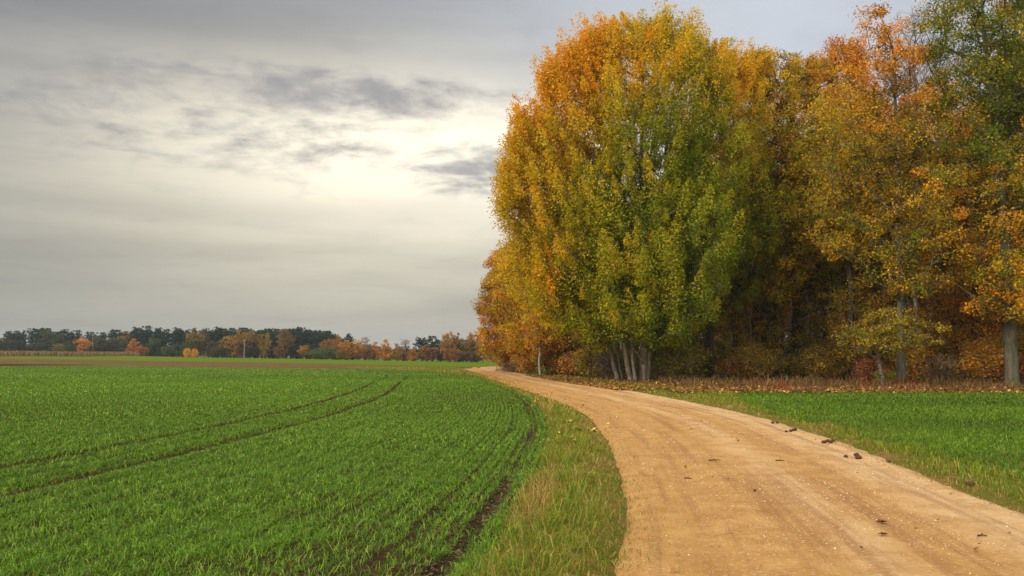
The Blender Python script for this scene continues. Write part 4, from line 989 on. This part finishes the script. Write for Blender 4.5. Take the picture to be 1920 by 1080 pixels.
for a in [
    ('pine', 14, 420, 621, 22, PI_, 'lone dark pine crown furthest left above the maize'),
    ('pine2', 29, 420, 620, 14, PI_, 'narrow dark pine second from the left end of the far wood'),
    ('tall', 42, 425, 619, 9, PI_, 'thin spindly conifer poking up between dark pines at left'),
    ('pine', 68, 420, 616, 44, PI_, 'broad flat topped pine near the left end of the far wood'),
    ('pine2', 84, 415, 615, 30, PI_, 'dark pine with tallest crown over the left part of the maize'),
    ('round', 90, 405, 618, 38, (0.085, 0.100, 0.035), 'dull olive broadleaf tree below the broad pines at left'),
    ('pine', 118, 420, 618, 28, PI_, 'dark pine above the small yellow green bushes'),
    ('pine2', 142, 420, 619, 22, PI_, 'dark pine just left above the bright orange tree'),
    ('round', 110, 392, 644, 26, (0.260, 0.220, 0.030), 'small yellow olive bush tree behind the maize'),
    ('round2', 132, 392, 644, 28, FGR, 'small green tree between yellow bush and orange tree'),
    ('round2', 156, 390, 630, 29, (0.625, 0.263, 0.024), 'bright orange round tree left of the first pale pole'),
    ('round', 188, 400, 634, 30, (0.070, 0.095, 0.045), 'dull blue green tree between the two left poles'),
    ('round', 216, 395, 631, 34, (0.100, 0.120, 0.035), 'olive green round tree right of the second pole'),
    ('round2', 235, 405, 621, 26, (0.312, 0.163, 0.024), 'golden brown crown left of the tallest dark pines'),
    ('cone', 250, 375, 632, 26, (0.562, 0.213, 0.024), 'orange cone shaped tree rising over the maize'),
    ('round2', 265, 372, 647, 20, (0.450, 0.188, 0.024), 'low orange tree touching the orange cone tree'),
    ('pine', 254, 400, 614, 24, PI_, 'tall dark pine directly above the orange cone tree'),
    ('pine2', 273, 395, 611, 26, PI_, 'tallest dark pine of the far wood'),
    ('round', 285, 380, 632, 28, FGR, 'dark green broadleaf tree right of the orange cone tree'),
    ('pine', 295, 390, 615, 22, PI_, 'dark pine right next to the tallest one'),
    ('pine2', 311, 385, 617, 18, PI_, 'slim dark pine beside a slit of sky'),
    ('pine', 331, 380, 615, 26, PI_, 'dense dark pine right of the slit of sky'),
    ('round2', 313, 370, 647, 22, (0.120, 0.160, 0.030), 'small green tree at the right end of the maize'),
    ('round', 352, 368, 638, 40, (0.085, 0.115, 0.035), 'wide green tree behind the small bright yellow bush'),
    ('round2', 368, 375, 615, 52, (0.213, 0.156, 0.028), 'large olive brown tree above the bright yellow bush'),
    ('bush', 351, 335, 653, 14, (0.775, 0.413, 0.016), 'left half of the bright yellow orange pair of bushes'),
    ('bush', 365, 335, 654, 14, (0.775, 0.375, 0.016), 'right half of the bright yellow orange pair of bushes'),
    ('pine', 408, 375, 614, 28, PI_, 'dark pine between the olive brown tree and golden oak'),
    ('round', 400, 362, 638, 30, (0.110, 0.090, 0.040), 'dim brown tree under the dark pine by the golden oak'),
    ('round2', 443, 345, 619, 46, (0.375, 0.213, 0.024), 'large golden oak left of the tall pale pole'),
    ('round', 470, 350, 617, 30, (0.275, 0.175, 0.024), 'golden brown tree right behind the tall pale pole'),
    ('round', 498, 345, 622, 26, (0.300, 0.194, 0.024), 'golden tree first on the right of the tall pole'),
    ('tall', 533, 345, 615, 30, (0.237, 0.144, 0.036), 'tall thin leaved brown tree in front of dark pines'),
    ('round2', 524, 338, 648, 22, (0.250, 0.125, 0.036), 'low reddish brown tree below the thin brown tree'),
    ('tall', 569, 335, 647, 22, (0.450, 0.250, 0.024), 'small golden tree standing before dark pine trunks'),
    ('bush', 603, 322, 651, 40, (0.120, 0.165, 0.035), 'wide round green willow at the field edge'),
    ('bush', 628, 322, 651, 26, (0.125, 0.160, 0.040), 'smaller round green willow right of the wide one'),
    ('round', 614, 335, 634, 26, (0.375, 0.175, 0.028), 'orange brown crown above the wide green willow'),
    ('round2', 631, 338, 627, 20, (0.450, 0.200, 0.028), 'orange crown reaching up right of the green willows'),
    ('pine', 653, 345, 626, 20, PI_, 'small dark pine sticking out above orange trees'),
    ('round', 660, 320, 635, 48, (0.525, 0.250, 0.024), 'large glowing orange tree right of the green willows'),
    ('round2', 640, 316, 654, 24, (0.275, 0.188, 0.028), 'low olive tree between willow and large orange tree'),
    ('bare', 685, 325, 631, 20, (0.312, 0.175, 0.040), 'nearly bare tree with spreading top among orange trees'),
    ('round', 686, 315, 646, 26, (0.300, 0.150, 0.032), 'brown tree below the nearly bare crown'),
    ('cone', 702, 320, 638, 24, (0.500, 0.225, 0.024), 'orange tree left of the brightest one'),
    ('cone', 722, 315, 633, 28, (0.600, 0.275, 0.024), 'brightest yellow orange tree of the middle far row'),
    ('cone', 745, 315, 641, 22, (0.400, 0.237, 0.024), 'slim yellow brown tree left of the bare crown'),
    ('bare', 760, 320, 636, 22, (0.312, 0.175, 0.040), 'bare dark tree in the gap where hills show'),
    ('round', 757, 310, 657, 24, (0.250, 0.138, 0.032), 'low brown tree under the bare dark tree'),
    ('cone', 774, 305, 650, 20, (0.500, 0.213, 0.024), 'small orange tree right of the bare dark tree'),
    ('pine', 790, 318, 633, 26, PI_, 'left one of the two dark pines in the middle'),
    ('pine2', 810, 318, 630, 32, (0.035, 0.075, 0.030), 'right rounded one of the two dark pines in the middle'),
    ('round2', 802, 302, 646, 36, (0.325, 0.150, 0.032), 'russet tree in front of the two dark pines'),
    ('round', 842, 298, 621, 38, (0.375, 0.175, 0.028), 'big orange brown tree left of the green brown one'),
    ('round2', 860, 303, 624, 26, (0.140, 0.125, 0.030), 'green brown tree between two orange brown ones'),
    ('round', 886, 300, 622, 38, (0.312, 0.163, 0.028), 'orange brown tree just left of the near forest corner'),
    ('round2', 852, 293, 650, 26, (0.350, 0.163, 0.032), 'low russet tree at the foot of the big orange one'),
    ('tall', 905, 293, 636, 26, (0.250, 0.125, 0.036), 'russet tree with thin pale trunks near the forest corner'),
    ('tall', 925, 300, 630, 26, (0.213, 0.125, 0.036), 'dim brown tree half hidden by the near forest corner'),
]:
    ftree(*a)
FW = 'one of the dark pines massed in the far wood'
for d, n, x0, x1, y0 in ((440, 26, -330, 640, 623), (415, 20, 180, 640, 620), (400, 16, 380, 640, 619), (372, 18, 395, 632, 619), (360, 10, 455, 600, 622)):
    for i in range(n):
        px = x0 + (x1 - x0) * (i + 0.5 + 0.8 * (r.rand() - 0.5)) / n
        yt = y0 + 2.5 * r.randn() + (12 * sstep((px - 595) / 45) if px > 595 else 0) + (7 * sstep((60 - px) / 60))
        ftree('pine' if r.rand() < 0.5 else 'pine2', px, d + r.randn() * 3, yt, 22 + 8 * r.rand(), tuple(np.array(PI_) * (0.8 + 0.5 * r.rand())), FW, 'pines of the far wood')
FB = 'one of the low brown trees filling in the far tree line'
for d, n, x0, x1, y0, y1, cols in ((400, 44, -330, 200, 634, 646, [(0.06, 0.08, 0.035), (0.08, 0.085, 0.04)]), (385, 24, 170, 470, 636, 648, [(0.07, 0.085, 0.04), (0.10, 0.09, 0.04)]),
                             (350, 20, 400, 650, 640, 655, [(0.06, 0.065, 0.035), (0.12, 0.085, 0.04)]), (330, 24, 620, 900, 645, 656, [(0.22, 0.115, 0.04), (0.15, 0.10, 0.04)]), (318, 14, 820, 1010, 632, 645, [(0.14, 0.085, 0.04), (0.10, 0.075, 0.04)])):
    for i in range(n):
        px = x0 + (x1 - x0) * (i + 0.5 + 0.8 * (r.rand() - 0.5)) / n
        ftree(['round', 'round2', 'cone', 'tall'][int(r.rand() * 4)], px, d + r.randn() * 3, r.uniform(y0 - 4, y1 + 3), 18 + 18 * r.rand(), cols[int(r.rand() < 0.5)], FB, 'low trees of the far tree line')
for o in FP.values():
    for ch in list(o.children): bpy.data.objects.remove(ch)
    bpy.data.objects.remove(o)

# poles
m, t, b = mat('pale_metal', 0.6, 0.4); b.inputs[0].default_value = (0.36, 0.36, 0.34, 1); M_POLE = m
def pole(px, d, ytop, label, rad=0.07, arm=True):
    b_ = at(px, d); H_ = zat(ytop, d) - b_[2]; root = empty('utility_pole', b_); tag(root, label, 'pole', 'pale poles before the far wood')
    V, q = tubes(np.array([[0, 0, -0.2], [0, 0, H_ * 0.5]]), np.array([[0, 0, H_ * 0.5], [0, 0, H_]]), np.array([rad, rad * 0.85]), np.array([rad * 0.85, rad * 0.65]), 10)
    link('mast', mesh('mast', V, q, smooth=True), M_POLE, root)
    V, q = tubes(np.array([[-0.7, 0, H_ - 0.4]]), np.array([[0.7, 0, H_ - 0.4]]), np.array([0.08]), np.array([0.08]), 6)
    link('crossarm', mesh('crossarm', V, q), M_POLE, root)
    for sx in (-0.6, 0.6):
        V, q = tubes(np.array([[sx, 0, H_ - 0.35]]), np.array([[sx, 0, H_ - 0.1]]), np.array([0.06]), np.array([0.04]), 6)
        link('insulator', mesh('insulator', V, q), M_POLE, root)
pole(172.5, 380, 627, 'pale pole right of the bright orange tree')
pole(200, 380, 633, 'pale pole between two dull green trees')
pole(457.5, 328, 636.5, 'tall pale pole standing at the golden oak', 0.10)
# low rail beside the tall pole
b_ = at(451, 326); root = empty('rail_fence', b_); tag(root, 'short low rail fence at the foot of the tall pole', 'fence')
for sx in (-2, 0, 2):
    V, q = tubes(np.array([[sx, 0, -0.1]]), np.array([[sx, 0, 0.7]]), np.array([0.07]), np.array([0.07]), 6); link('post', mesh('post', V, q), M_TWIG, root)
V, q = tubes(np.array([[-2.3, -0.08, 0.55]]), np.array([[2.3, -0.08, 0.55]]), np.array([0.08]), np.array([0.08]), 6); link('rail', mesh('rail', V, q), M_TWIG, root)

# ------------------------------------------------------------------ air
m = bpy.data.materials.new('haze_air'); m.use_nodes = True; t = NT(m.node_tree); t.n.remove(t.n['Principled BSDF'])
v_ = t.new('ShaderNodeVolumePrincipled'); v_.inputs['Color'].default_value = (0.76, 0.87, 1.0, 1); v_.inputs['Density'].default_value = 0.00014
v_.inputs['Anisotropy'].default_value = 0.0
t.l.new(v_.outputs[0], t.n['Material Output'].inputs['Volume'])
x0, x1, y0, y1, z0, z1 = -2700, 2700, -450, 4700, -3, 90
V = [(x, y, z) for z in (z0, z1) for y in (y0, y1) for x in (x0, x1)]
q = [(0, 2, 3, 1), (4, 5, 7, 6), (0, 1, 5, 4), (2, 6, 7, 3), (0, 4, 6, 2), (1, 3, 7, 5)]
hz_ = link('haze', mesh('haze', V, q), m); tag(hz_, kind='stuff', label='thin blue grey autumn haze over the fields and far wood', cat='haze')
